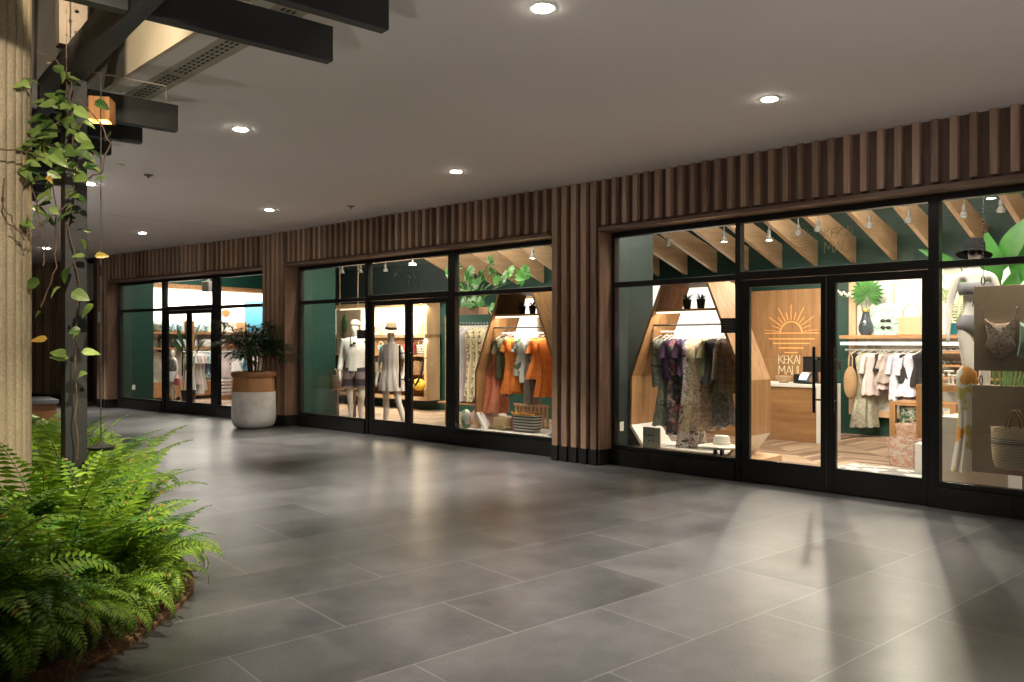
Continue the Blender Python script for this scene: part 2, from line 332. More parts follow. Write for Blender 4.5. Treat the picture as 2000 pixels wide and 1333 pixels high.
def shopfront(b, G, label, s_end):
    a, m1a, m1b, dA, dB, sp, m2a, m2b, e = G    # jamb, mullion1, door opening, split, mullion2, right jamb
    t = thing('shopfront', label, 'shopfront', b)
    y0, y1 = .25, .35
    m = MB()
    m.box(a-.05, a, y0, y1, .2, 2.93); m.box(m1a, m1b, y0, y1, 0.0, 2.93); m.box(m2a, m2b, y0, y1, 0.0, 2.93); m.box(e, e+.05, y0, y1, .2, 2.93)
    for x0, x1 in ((a, m1a), (m2b, e)):
        m.box(x0, x1, y0, y1, .2, .25); m.box(x0, x1, y0+.003, y1, 2.235, 2.30); m.box(x0, x1, y0+.003, y1, 2.865, 2.93)
    m.box(m1b, m2a, y0+.003, y1, 2.235, 2.325); m.box(m1b, m2a, y0+.003, y1, 2.865, 2.93)
    m.build('frame', M['black'], t, bevel=.004)
    for x0, x1 in ((a-.05, m1a), (m2b, e+.05)):
        m = MB(); n = max(1, round((x1-x0)/.62)); 
        for i in range(n): m.box(x0+(x1-x0)*i/n+.002, x0+(x1-x0)*(i+1)/n-.002, y0-.02, y1, 0, .198)
        m.build('stone_base', M['plinth'], t)
    for x0, x1, z0, z1 in ((a, m1a, .25, 2.235), (m2b, e, .25, 2.235), (a, m1a, 2.30, 2.865), (m1b, m2a, 2.325, 2.865), (m2b, e, 2.30, 2.865)):
        m = MB(); m.box(x0, x1, .295, .303, z0, z1); m.build('window_pane', M['glass'], t)
    for x0, x1, hx in ((m1b+.006, sp-.004, sp-.1), (sp+.004, m2a-.006, sp+.1)):
        dr = MB(); dr.box(x0, x0+.10 if x0 < sp-.1 else x0+.095, .265, .315, .012, 2.23)
        dr.box(x1-.055 if x0 < sp-.1 else x1-.055, x1, .265, .315, .012, 2.23)
        g0, g1 = x0+.095, x1-.055
        dr.box(g0, g1, .268, .312, .012, .26); dr.box(g0, g1, .268, .312, 2.15, 2.23)
        do = dr.build('door', M['black'], t, bevel=.003)
        m = MB(); m.box(g0, g1, .287, .293, .26, 2.15); m.build('door_pane', M['glass'], do)
        m = MB(); m.tube([(hx, .20, .82), (hx, .20, 1.50)], .016, 10)
        for z in (.95, 1.37): m.tube([(hx, .20, z), (hx, .266, z)], .010, 8)
        if hx > sp: m.tube([(hx, .266, .95), (hx-.05, .266, .95)], .01, 6); m.tube([(hx, .266, 1.37), (hx-.05, .266, 1.37)], .01, 6)
        else: m.tube([(hx, .266, .95), (hx+.06, .266, .95)], .01, 6); m.tube([(hx, .266, 1.37), (hx+.06, .266, 1.37)], .01, 6)
        m.build('handle', M['black'], do, smooth=True)
    # fascia
    m = MB(); m.box(a-.06, s_end, .065, .25, 2.975, CE+.01); m.box(a-.06, s_end, .25, .35, 2.931, 4.2); m.build('fascia_panel', M['panel'], t)
    m = MB(); slats(m, a-.06, s_end, 3.0, CE-.003); m.build('fascia_slats', M['slat'], t)
    m = MB(); m.box(a-.06, s_end, -.005, .247, 2.932, 2.973); m.build('fascia_trim', M['trim'], t, bevel=.003)
    return t
shopfront('R', (.05, 1.74, 1.80, 1.8, 3.76, 2.77, 3.755, 3.85, 5.62), 'black framed glass shopfront under slats, nearest one with the sun logo inside', 5.72)
shopfront('M', (.90, 2.84, 2.92, 2.9, 4.87, 3.905, 4.87, 5.02, 7.02), 'middle black framed glass shopfront between the two slatted piers', 7.07)
shopfront('L', (.18, 2.04, 2.14, 2.1, 3.98, 3.06, 3.98, 4.18, 6.03), 'farthest black framed glass shopfront behind the palm in its pot', 6.08)
pier('M', 7.075, LM-.012, 'slatted walnut pier between the nearest and the middle shopfront')
pier('R', 5.74, 7.4, 'slatted walnut pier at the far right edge beyond the hanging boards', ret=False)
pier('M', .0, .78, 'slatted walnut pier behind the round pot with the palm')
pier('L', -.42, .08, 'slatted walnut pier at the left end of the farthest shopfront')
t = thing('slatted_wall', 'slatted walnut wall seen between the fluted column and steel post', 'wall', 'L')
m = MB(); m.box(-4.0, -2.15, .065, .3, .2, CE+.01); m.box(-9, -4, .065, .3, 2.95, CE+.01); m.box(-9, -6.5, .065, .3, 0, 2.95); m.build('core', M['panel'], t)
m = MB(); slats(m, -4.0, -2.15, .2, CE-.004, .08, .15); slats(m, -9, -4, 2.97, CE-.004); m.build('slats', M['slat'], t)
m = MB(); m.box(-6.5, -4, .2, .26, .25, 2.94); m.build('window_pane', M['glass'], t)
m = MB(); m.box(-9, -2.15, .03, .3, 0, .2); m.build('plinth', M['plinth'], t)
# recess with door between slatted wall and pier
t = thing('recessed_entry', 'dark wooden door in a pale recess beside the farthest pier', 'entry', 'L')
m = MB(); m.box(-2.2, -1.1, 1.6, 1.7, 2.62, CE+.05); m.box(-2.26, -2.162, .32, 1.6, 2.62, CE); m.build('wall', M['warmwhite'], t)
m = MB(); m.box(-2.2, -1.1, 1.58, 1.69, 0.0, 2.62); m.box(-2.25, -2.158, .32, 1.57, 0.0, 2.62); m.build('door', wood('dark_door', (.05,.025,.02), (.10,.055,.04)), t)
m = MB(); m.box(-2.19, -1.1, 1.0, 1.58, CE, CE+.05); m.box(-1.19, -1.11, .385, 1.7, 0, CE); m.box(-1.19, -.425, .305, .38, 0, CE); m.build('surround', M['panel'], t)
# access reader on pier, ceiling bits
s_, z_ = A('L', 0, 194, 620)
m = MB(); m.box(-.05, .05, -.025, -.001, -.13, .13); tag(put(m.build('card_reader', M['white'], bevel=.008), 'L', s_, 0, z_), 'small white wall box on the farthest slatted pier', 'wall box')

# ---------------------------------------------------------------- ceiling lights of the walkway
def spot(name, loc, to, power, size=100, blend=1.0, color=(1,.91,.83), rad=.04, parent=None):
    l = bpy.data.lights.new(name, 'SPOT'); l.energy = power; l.spot_size = R(size); l.spot_blend = blend; l.color = color; l.shadow_soft_size = rad
    o = bpy.data.objects.new(name, l); COL.objects.link(o); o.location = loc
    o.rotation_euler = (Vector(to)-Vector(loc)).to_track_quat('-Z', 'Y').to_euler()
    return o
def area(name, b, s, d, z, sx, sy, power, color=(1,.84,.68), rot=(0,0,0)):
    l = bpy.data.lights.new(name, 'AREA'); l.shape = 'RECTANGLE'; l.size = sx; l.size_y = sy; l.energy = power; l.color = color
    o = bpy.data.objects.new(name, l); COL.objects.link(o); o.location = W(b, s, d, z); o.rotation_euler = Euler((R(rot[0]), R(rot[1]), ang(b)+R(rot[2]))); return o
DL = [(1060, 15, 'nearest ceiling downlight, top centre of the picture'), (1503, 193, 'ceiling downlight above the nearest doors'), (891, 335, 'ceiling downlight in front of the middle doors'),
      (470, 252, 'ceiling downlight just right of the pergola beam ends'), (526, 410, 'ceiling downlight above the palm pot'), (278, 455, 'farthest ceiling downlight to the right of the steel post'),
      (175, 359, 'ceiling downlight at the right edge of the vine clad post'), (90, 485, 'tiny far ceiling downlight left of the steel post')]
DLp = []
for x, y, lab in DL:
    Z = F*(CE-H)/(668-y); DLp.append(((x-1000)/F*Z, Z, lab))
for s_, D_ in ((.7, 3.58-7.9), (.7, 6.27-7.9)):
    pass
extra = [(3.03, 2.03), (4.94, 3.92), (5.85, -.8)]
DLW = 520
for i, (x, y, lab) in enumerate(DLp):
    t = thing('downlight', lab, 'downlight', 'W', x, y, CE, group='ceiling downlights of the walkway')
    m = MB(); m.lathe([(.075, -.006), (.075, .0), (.055, .0), (.055, -.008)], 24, caps=False); m.lathe([(.085, -.004), (.06, -.006), (.06, .0)], 24, caps=False); m.build('trim_ring', M['lampwhite'], t, smooth=True)
    m = MB(); m.lathe([(.058, -.012), (.058, -.003)], 24); m.build('lens', M['lamp'], t)
    spot('downlight_lamp', (x, y, CE-.03), (x, y, 0), DLW, 70)
for x, y in extra: spot('downlight_lamp', (x, y, CE-.03), (x, y, 0), DLW, 70)
for x, y, lab in ((685, 403, 'small dark ceiling sprinkler above the palm pot side'), (290, 342, 'small dark ceiling sprinkler near the pergola')):
    Z = F*(CE-H)/(668-y); t = thing('sprinkler', lab, 'sprinkler', 'W', (x-1000)/F*Z, Z, CE, group='ceiling sprinklers')
    m = MB(); m.lathe([(.05, -.012), (.055, .0)], 16); m.lathe([(.012, -.04), (.012, -.012)], 8); m.build('cover_plate', plain('sprinkler_metal', (.12,.1,.09), .4), t, smooth=True)
# slot diffuser
t = thing('slot_vent', 'long perforated slot vent in the soffit behind the pergola beams', 'vent', 'R', 0, 0, CE)
sA, _ = -8.4, 0
m = MB(); m.box(-9.2, 3, -5.47, -5.27, -.005, .0); m.build('soffit_strip', plain('vent_strip', (.40,.36,.28), .7), t)
m = MB()
for i in range(int(12.0/.075)):
    s0 = -9.1+i*.075
    if i % 14 == 13: continue
    for j in range(3): m.box(s0, s0+.045, -5.425+j*.036, -5.405+j*.036, -.007, -.004)
m.build('slots', plain('slot_dark', (.05,.045,.04), .8), t)

# ---------------------------------------------------------------- pergola
t = thing('pergola', 'dark steel pergola post carrying a header and cross beams', 'pergola', 'W')
PX, PY = -2.76, 5.12
Tn = Vector((-.648, .7617, 0)); Tu = Vector((.7617, .648, 0)); Pp = Vector((PX, PY, 0))
m = MB(); m.bar(Pp, Pp+Vector((0,0,3.19)), .125, .125, up=Tu); m.build('post', M['steel'], t, bevel=.004)
m = MB(); q = Pp+Tn*.07-Tu*.0
m.bar(q+Vector((0,0,3.42)), q+Vector((0,0,4.9)), .11, .16, up=Tu)
for k in range(9):
    c = q-Tn*.1+Vector((0,0,3.5+.14*k)); m.ball(c, .012, 6, 4)
m.build('post_sleeve', plain('sleeve_brown', (.11,.085,.065), .6), t)
m = MB(); m.bar(Pp-Tn*6+Vector((0,0,3.3)), Pp+Tn*9+Vector((0,0,3.3)), .09, .22); m.build('header_beam', M['steel'], t, bevel=.004)
ends = [(753, 65), (645, 125), (345, 260), (276, 283), (216, 305)]
pts = []
for x, y in ends:
    Z = F*(3.19-H)/(668-y); pts.append(Vector(((x-1000)/F*Z, Z, 0)))
pts += [pts[-1]+Tn*.62*k for k in (1, 2, 3, 4, 5)] + [pts[0]-Tn*.62*k for k in (1, 2)]
for e in pts:
    rel = (e-Pp).dot(Tu)
    a0 = e-Tu*(rel-.05); m = MB(); m.bar(a0+Vector((0,0,3.297)), e+Vector((0,0,3.297)), .075, .205); m.build('cross_beam', M['steel'], t, bevel=.004)
    a1 = e-Tu*(rel+.05); m = MB(); m.bar(a1-Tu*3.0+Vector((0,0,3.297)), a1+Vector((0,0,3.297)), .075, .205); m.build('cross_beam', M['steel'], t, bevel=.004)
e = pts[2]; m = MB(); m.tube([e-Tu*.08+Vector((0,0,3.4)), e-Tu*.08+Vector((0,0,3.54)), e-Tu*.9+Vector((0,0,3.54))], .006, 6); m.build('conduit', plain('conduit', (.35,.3,.25), .5), t)
# timber cube lamp
Zc = 5.45; xc = (196-1000)/F*Zc; zc = H+(668-216)*Zc/F
t = thing('cube_lamp', 'small square timber lamp glowing beside the post under the beam', 'lamp', 'W', xc, Zc, zc, 12)
m = MB()
for a, b_, c, d_ in ((-.075,.075,-.075,-.06), (-.075,.075,.06,.075), (-.075,-.06,-.06,.06), (.06,.075,-.06,.06)): m.box(a, b_, c, d_, -.075, .075)
m.box(-.06, .06, -.06, .06, .055, .072); m.build('timber_shade', wood('lamp_cedar', (.42,.17,.05), (.62,.30,.11), 'z', 2), t, bevel=.002)
m = MB(); m.lathe([(.03, -.02), (.03, .0)], 12); m.build('bulb', emis('cube_bulb', (1,.75,.4), 25), t)
spot('cube_lamp_light', (xc, Zc, zc-.03), (xc, Zc, 0), 25, 150, color=(1,.72,.42))
# hanging cable with dish
Zk = 5.0; xk = (197-1000)/F*Zk
t = thing('hanging_cable', 'thin vertical cable right of the post ending in a dark dish', 'cable', 'W', xk, Zk, 0)
m = MB(); m.tube([(0,0,3.2), (0,0,.93)], .0035, 6); m.build('cable', M['steel'], t)
m = MB(); m.lathe([(.0, .875), (.07, .885), (.082, .905), (.03, .92), (.006, .94)], 16, caps=False); m.build('dish', M['steel'], t, smooth=True)
# second fine wire of the left side
t = thing('bead_wire', 'fine beaded wire running up beside the post sleeve', 'wire', 'W', (130-1000)/F*5.0, 5.0, 0)
m = MB(); m.tube([(0,0,2.9), (0,0,4.88)], .003, 5)
for k in range(12): m.ball((0, 0, 3.3+k*.14), .009, 6, 4)
m.build('wire', M['stem'], t)

# ---------------------------------------------------------------- fluted column
t = thing('fluted_column', 'tan fluted concrete column at the left edge', 'column', 'W', -3.42, 4.8, 0)
m = MB(); nfl = 42; rings = []
prof = []
for k in range(nfl*10):
    a = k/(nfl*10)*2*math.pi; ph = (k % 10)/10
    r = .48+.022*math.sqrt(max(0, 1-(2*ph-1)**2))
    prof.append((r*math.cos(a), r*math.sin(a)))
m.loft([[(x, y, z) for x, y in prof] for z in (0, 1, 2, 3, 4, 4.88)]); m.build('shaft', M['concrete'], t)
# timber bench far behind
t = thing('timber_bench', 'timber sided bench with grey top far behind the steel post', 'bench', 'W', -9.4, 14.6, 0, 38)
m = MB(); m.box(-1.3, 1.0, -.5, .5, .08, .42); m.build('side', wood('bench_wood', (.30,.13,.05), (.45,.22,.09), 'x'), t)
m = MB(); m.box(-1.33, 1.03, -.53, .53, .42, .50); m.build('top', plain('bench_top', (.22,.22,.23), .5), t, bevel=.01)
m = MB(); m.box(-1.2, .9, -.45, .45, 0, .08); m.build('plinth', M['plinth'], t)

# ---------------------------------------------------------------- planting bed
bed = [(-1.97,5.05),(-1.93,4.8),(-1.92,4.5),(-1.93,4.2),(-1.97,3.9),(-2.08,3.6),(-2.3,3.35),(-2.8,3.1),(-4.2,2.9),(-7,2.8),(-9,8),(-7.2,10.2),(-5.6,9.6),(-4.6,8.6),(-3.7,7.4),(-3.0,6.5),(-2.45,5.9),(-2.12,5.4)]
bedv = [Vector((x, y, 0)) for x, y in bed]
def smooth_poly(ps, k=2):
    for _ in range(k):
        ps = [q for i in range(len(ps)) for q in (ps[i].lerp(ps[(i+1) % len(ps)], .25), ps[i].lerp(ps[(i+1) % len(ps)], .75))]
    return ps
bedv = smooth_poly(bedv)
m = MB(); cx, cy = -4.8, 5.6; rings = []
for f_, z_ in ((1, .0), (1, .03), (.985, .06), (.9, .12), (.6, .26), (.2, .30)):
    rings.append([(cx+(p.x-cx)*f_, cy+(p.y-cy)*f_, z_+(rnd.random()*.02 if f_ < 1 else 0)) for p in bedv])
m.loft(rings); mulch = m.build('planting_bed', plain('mulch', (.14,.07,.035), .95, .6, 35, bmp=1.0)); tag(mulch, kind='structure')
m = MB()
for i in range(2600):
    f_ = .86+.13*rnd.random() if i % 3 else rnd.random()**.5
    j = rnd.randrange(len(bedv)); p = bedv[j].lerp(bedv[(j+1) % len(bedv)], rnd.random())
    x = cx+(p.x-cx)*f_; y = cy+(p.y-cy)*f_; z_ = .06+.08*(1-f_)*3 if f_ > .9 else .13
    a = rnd.random()*6.28; L_ = .02+.05*rnd.random()
    m.bar((x, y, z_), (x+L_*math.cos(a), y+L_*math.sin(a), z_+rnd.uniform(-.01, .02)), .008, .004)
tag(m.build('bark_mulch', wood('bark', (.10,.05,.025), (.32,.18,.09), 'x', 3, .9, .6)), 'loose brown bark mulch along the rim of the planting bed', 'mulch', kind='stuff')
def inside(x, y, ps=bedv):
    c = False; n = len(ps)
    for i in range(n):
        a = ps[i]; b_ = ps[(i+1) % n]
        if (a.y > y) != (b_.y > y) and x < (b_.x-a.x)*(y-a.y)/(b_.y-a.y)+a.x: c = not c
    return c
def fern_mesh(seed, nf, L0, pin=.10, up=.75):
    r = random.Random(seed); m = MB(); st = MB()
    for k in range(nf):
        a = k*2.399+r.random()*.5; L = L0*r.uniform(.65, 1.1); el = min(1.9, r.uniform(.5, 1.25)*up)
        d = Vector((math.cos(a), math.sin(a), 0)); p = Vector((0, 0, .02)); n = 28; pts = []
        ang_ = R(90)-el*.35
        for i in range(n+1):
            t_ = i/n; ang_ -= (1.9/n)*(.5+t_)*el; pts.append(p.copy()); p = p+(d*math.cos(ang_)+Vector((0,0,1))*math.sin(ang_))*L/n
        side = d.cross(Vector((0,0,1)))
        tw = r.uniform(-.35, .35)
        for i in range(2, n):
            t_ = i/n; dirn = (pts[i+1]-pts[i-1]).normalized(); nr = side.cross(dirn).normalized(); nr = (nr+side*tw).normalized(); sd2 = dirn.cross(nr)
            w = pin*math.sin(math.pi*(.12+.88*t_)**.8)*L/.6+.008
            for sg in (-1, 1):
                m.leaf(pts[i], sd2*sg+dirn*.35+nr*r.uniform(-.15,.15), nr, w, .0185*L/.6, .18, 2, .1)
        st.tube(pts[::3]+[pts[-1]], .0022, 4, False)
    return m, st
fv = []
for k in range(9):
    L0 = (.62, .70, .55, .66, .5, .75, .6, .5, .55)[k]
    fm, sm = fern_mesh(k+3, 17, L0, .095, (.85, 1, 1.1, .8, 1.2, .7, 1, 1.75, 1.6)[k])
    fo = fm.build('fronds', M['fern'] if k % 3 else M['fern2']); so = sm.build('stalks', M['gstem']); COL.objects.unlink(fo); COL.objects.unlink(so); fv.append((fo, so))
ferns = [(-2.08,4.78,7,.8),(-2.16,5.15,7,.85),(-2.10,3.86,7,.9),(-2.2,3.62,7,1.0),(-2.06,4.1,7,.8),(-2.35,3.45,7,1.1),(-2.06,4.42,7,.75),(-2.3,3.75,8,1.1),(-2.45,3.65,8,1.2),(-2.2,5.02,3,.82),(-2.16,4.66,1,.85),(-2.14,4.32,2,.95),(-2.18,3.98,4,.95),(-2.26,3.72,0,.95),(-2.62,5.5,5,.95),(-2.5,4.92,0,1.3),(-2.48,4.45,3,1.3),(-2.85,5.8,1,1.15),(-2.45,4.1,6,1.3),
         (-3.15,6.2,2,1.1),(-3.4,6.7,3,1.1),(-3.85,7.25,1,1.1),(-4.3,7.8,0,1.0),(-4.8,8.4,6,1.0),(-3.0,5.5,5,1.3),(-2.8,4.45,0,1.6),(-2.5,3.75,2,1.3),(-2.7,3.95,3,1.45),(-3.7,5.9,1,1.25),(-2.8,5.35,6,1.1),
         (-4.3,6.6,0,1.2),(-5.0,7.4,5,1.2),(-2.75,4.8,6,1.6),(-5.5,8.6,3,1.0),(-2.38,5.3,6,.75),(-2.65,4.6,5,1.5),(-2.4,3.55,1,1.1),(-5.2,9.0,1,.9),(-2.95,5.1,3,1.5),(-2.3,4.5,5,1.15),(-3.9,6.1,2,1.3),(-2.25,3.6,2,.85),(-2.6,3.5,5,1.25),
         (-2.9,4.2,3,1.6),(-2.3,4.2,5,1.15),(-2.9,5.15,2,1.45),(-2.6,4.25,2,1.5),(-2.35,3.9,6,1.15),(-2.36,4.8,2,1.0)]
FL = {2: 'drooping sword fern at the near rim of the bed', 3: 'drooping sword fern nearest the bottom edge of the picture',7: 'sword fern reaching farthest right over the walkway at the bed tip', 10: 'sword fern on the bed rim just above the bare bark mulch', 11: 'sword fern overhanging the bare bark mulch at the rim', 12: 'sword fern on the rim below the bare bark mulch',
      13: 'sword fern low in front of the fluted column', 14: 'bright sword fern right of the foot of the steel post', 15: 'tall sword fern in front of the steel post', 19: 'sword fern behind the hanging dish', 21: 'sword fern halfway to the far end of the bed',
      23: 'small sword fern near the far end of the bed', 33: 'farthest sword fern at the back of the bed', 26: 'sword fern at the bottom left corner of the picture', 41: 'sword fern at the lower rim casting a shadow on the tiles', 25: 'tall sword fern touching the fluted column'}
for i, (x, y, k, s_) in enumerate(ferns):
    X_ = 1000+F*x/y
    colw = 'at the left picture edge' if X_ < 20 else 'left of the steel post' if X_ < 110 else 'below the steel post' if X_ < 175 else 'right of the steel post' if X_ < 270 else 'towards the tiles'
    roww = 'nearest row' if y < 3.8 else 'second row' if y < 4.25 else 'third row' if y < 4.6 else 'middle row' if y < 5 else 'row beside the post' if y < 5.6 else 'row past the post' if y < 6.8 else 'far row'
    lab = FL.get(i, '%s sword fern %s in the %s' % ('tall' if s_ > 1.2 else 'small' if s_ < .95 else 'medium', colw, roww))
    t = thing('fern', lab, 'fern', 'W', x, y, .1+.22*max(0, min(1, (math.hypot(x+1.9, y-4.6)-.3)/1.5)), rnd.uniform(0, 360), group='ferns in the planting bed'); s_ = min(s_, 1.25); t.scale = (s_, s_, s_*(.98 if y < 4.9 else .95))
    for o in fv[k]: c = o.copy(); COL.objects.link(c); c.parent = t
# low small-leaved ground cover
m = MB(); cnt = 0
while cnt < 14000:
    x = rnd.uniform(-7, -1.8); y = rnd.uniform(2.6, 9.6)
    if not inside(cx+(x-cx)/.93, cy+(y-cy)/.93): continue
    if math.hypot(x+3.42, y-4.8) < .5: continue
    cnt += 1; hmax = .34+.2*math.sin(x*3.1+y*1.7)*math.cos(y*2.3-x)+.22*min(1, math.hypot(x+1.9, y-4.6)/2)
    z_ = .12+rnd.random()*hmax; a = rnd.random()*6.28; L_ = rnd.uniform(.03, .065)
    m.leaf((x, y, z_), (math.cos(a), math.sin(a), rnd.uniform(-.4, .5)), (rnd.uniform(-.4,.4), rnd.uniform(-.4,.4), 1), L_, L_*.55, .2, 2, .2)
tag(m.build('ground_cover', M['fern']), 'small leaved bright green ground cover between the ferns', 'ground cover', kind='stuff')

# vine on the post
def heart(m, p, d, nr, L): m.leaf(p, d, nr, L, L*random.Random(int(p.x*9999)).uniform(.55, .85), random.Random(int(p.z*9999)).uniform(-.15, .6), 6, random.Random(int(p.y*9999)).uniform(.05, .45), 'heart')
t = thing('vine', 'broad leaved climbing vine wound round the steel post', 'vine', 'W', PX, PY, .1)
vm = MB(); ym = MB(); sm = MB(); vr = random.Random(5)
def vp(x, y, Zz): return Vector(((x-1000)/F*Zz-PX, Zz-PY, H+(668-y)*Zz/F-.1))
strands = [[(150,900,5.0),(148,700,5.0),(152,560,4.98),(135,440,4.95),(150,330,4.95),(135,240,4.95),(140,160,4.95),(128,140,4.9)],
           [(60,350,4.9),(75,420,4.85),(88,480,4.85),(84,520,4.85)], [(155,330,4.95),(60,300,4.7),(0,292,4.5)], [(130,150,4.9),(105,112,4.85),(72,100,4.8)],
           [(150,190,4.95),(190,230,4.9),(213,280,4.9),(200,335,4.9),(172,350,4.95)], [(20,440,4.6),(50,460,4.7),(95,430,4.9),(130,400,4.95)], [(98,330,4.85),(110,420,4.9),(108,520,4.9),(80,600,4.9)],
           [(55,330,4.9),(100,250,4.9),(130,225,4.95)], [(10,350,4.6),(5,400,4.6),(30,440,4.65),(48,470,4.7)]]
for st in strands:
    ps = [vp(*q) for q in st]; fine = []
    for i in range(len(ps)-1):
        for j in range(5): fine.append(ps[i].lerp(ps[i+1], j/5)+Vector((vr.uniform(-.008,.008), vr.uniform(-.008,.008), vr.uniform(-.008,.008))))
    fine.append(ps[-1]); sm.tube(fine, .0045, 5)
leafs = [(45,160),(125,145),(110,190),(95,200),(140,210),(85,235),(100,240),(120,230),(60,255),(75,262),(95,262),(135,245),(150,260),(70,280),(55,290),(90,285),(105,275),(120,290),(45,300),(80,305),(100,300),
         (50,325),(18,348),(40,330),(125,325),(130,300),(60,348),(95,345),(110,350),(5,390),(15,378),(90,380),(105,400),(70,405),(120,420),(100,395),(135,380),(60,410),(35,435),(95,430),(130,440),(150,410),
         (95,470),(75,500),(175,450),(180,465),(185,500),(170,500),(100,530),(120,540),(75,560),(80,585),(95,590),(140,575),(170,595),(185,590),(85,610),(110,620),(130,635),(150,640),(95,660),(60,690),(115,660),(125,690),
         (155,680),(140,700),(185,345),(195,305),(225,253),(232,315),(190,200),(150,290),(140,320),(145,350),(150,380),(135,340),(155,230),(130,200),(140,520),(120,560),(70,620),(145,735),(140,760),(160,330),(150,470),(135,610),(160,640)]
for x, y in leafs:
    if y > 420 and ((x*31+y*17) // 5) % 5 in (0, 2) and (x, y) not in ((185, 500), (185, 590), (175, 450), (185, 345)): continue
    dense = 1 if x < 165 else 0
    for k in range(4 if dense and y < 350 else 2 if dense and y < 440 else 1):
        Zz = vr.uniform(4.75, 5.02); p = vp(x+vr.uniform(-9, 9), y+vr.uniform(-9, 9), Zz); a = vr.uniform(0, 6.28)
        tgt = ym if (x, y) == (185,500) else vm
        heart(tgt, p, (math.cos(a), math.sin(a)*.5, vr.uniform(-.7, .35)), (vr.uniform(-.6,.6), -.6, vr.uniform(.2, 1)), vr.uniform(.045, .115))
sm.build('stem', M['stem'], t); vm.build('leaves', M['ivy'], t); ym.build('dead_leaf', leafy('yellow_leaf', (.35,.25,.03), (.5,.36,.05)), t, label='yellowed leaf of the vine')

# ---------------------------------------------------------------- palm in pot
t = thing('potted_palm', 'dark lady palm with cane stems growing in the tall round pot', 'palm', 'W', -4.67, 14.7, 1.0)
pm = MB(); sm = MB(); pr = random.Random(11)
for k in range(13):
    a = pr.random()*6.28; r_ = pr.uniform(.02, .17); x = r_*math.cos(a); y = r_*math.sin(a); h = pr.uniform(.38, .80)
    top = Vector((x*1.6, y*1.6, h)); sm.tube([(x, y, -.1), (x*1.3, y*1.3, h*.5), top], .013, 6)
    for j in range(9):
        b_ = pr.random()*6.28; el = pr.uniform(-.1, .85); dd = Vector((math.cos(b_), math.sin(b_), el)).normalized()
        pl = pr.uniform(.18, .46); e = top-Vector((0,0,pr.uniform(0, .25)))+dd*pl; sm.tube([top-Vector((0,0,.1)), e], .004, 4)
        for q in range(8):
            fa = (q-3.5)*.36; sd = dd.cross(Vector((0,0,1))).normalized()
            ld = (dd*math.cos(fa)+sd*math.sin(fa)+Vector((0,0,pr.uniform(-.25,.05)))).normalized()
            pm.leaf(e, ld, (0,0,1), pr.uniform(.24, .36), .038, .35, 3, .2, 'strap')
pm.build('fronds', M['palm'], t); sm.build('canes', M['stem'], t)
t = thing('planter_pot', 'tall round pot with timber collar and pale concrete base', 'plant pot', 'W', -4.67, 14.7, 0)
m = MB(); m.lathe([(.22, 0), (.31, .015), (.36, .07), (.385, .16), (.39, .3), (.375, .655)], 48); m.build('concrete_base', M['potwhite'], t, smooth=True)
m = MB(); m.lathe([(.372, .657), (.35, .90), (.33, .93)], 48); m.build('timber_band', wood('pot_cedar', (.36,.16,.06), (.56,.30,.13), 'z', .8), t, smooth=True)
m = MB(); m.lathe([(.33, .90), (.375, .915), (.395, .955), (.39, .995), (.365, 1.02), (.32, 1.02), (.32, .96), (.02, .96)], 48); m.build('rim', wood('pot_rim', (.26,.11,.05), (.42,.20,.09), 'x', .8), t, smooth=True)

# ================================================================= SHOP INTERIORS
def wallbox(b, s0, s1, d0, d1, z0, z1, mat, label, name='wall', cat='wall', rot=0):
    m = MB(); m.box(s0, s1, d0, d1, z0, z1); return tag(put(m.build(name, mat), b, 0, 0, 0, rot), label, cat)
# stub partitions at the left of every window
wallbox('R', -.09, -.02, .36, 1.17, .0, 4.2, M['bluegrey'], 'grey green stub wall left of the nearest display window')
s9 = .83; wallbox('M', s9-.07, s9, .36, 1.09, 0, 4.2, M['green'], 'green stub wall left of the middle display window')
wallbox('L', .06, .13, .36, 1.12, 0, 4.2, M['green'], 'green stub wall left of the farthest display window')
for b, s, x, y in (('R', -.02, 1217, 845), ('L', .13, 251, 765)):
    z_ = .36; d_ = .5
    m = MB(); m.box(0, .008, -.04, .04, -.06, .06); tag(put(m.build('power_outlet', M['white'], bevel=.003), b, s, .48 if b == 'R' else .62, .46), 'white power outlet on the %s stub wall' % ('grey green' if b == 'R' else 'farthest green'), 'outlet')
# back walls
wallbox('R', -3.8, 6.9, 5.6, 5.7, 0, 4.2, M['green'], 'green back wall of the nearest shop around the counter')
wallbox('M', -4.2, 5.0, 4.2, 4.3, 0, 4.2, M['green'], 'green back wall of the middle shop around the shelving')
wallbox('M', -3.6, .95, 4.14, 4.199, 2.42, 3.6, M['bluegrey'], 'blue grey upper wall above the backlit shelving')
wallbox('L', -5.0, 3.2, 6.4, 6.5, 0, 4.2, M['green'], 'green rear wall of the farthest shop')
wallbox('R', 6.9, 7.0, .3, 5.7, 0, 4.2, M['white'], 'white side wall at the right end of the nearest shop')
def slant(b0, s0, d0, b1, s1, d1, mat, label):
    p = W(b0, s0, d0); q = W(b1, s1, d1); m = MB(); m.bar(p+Vector((0,0,2.1)), q+Vector((0,0,2.1)), .08, 4.2); tag(m.build('wall', mat), label, 'wall')
slant('M', 7.15, .45, 'M', 4.75, 5.9, M['dkgreen'], 'dark green party wall between the nearest and middle shops')
slant('L', 5.95, .6, 'L', 2.9, 4.7, M['dkgreen'], 'dark green party wall between the middle and farthest shops')
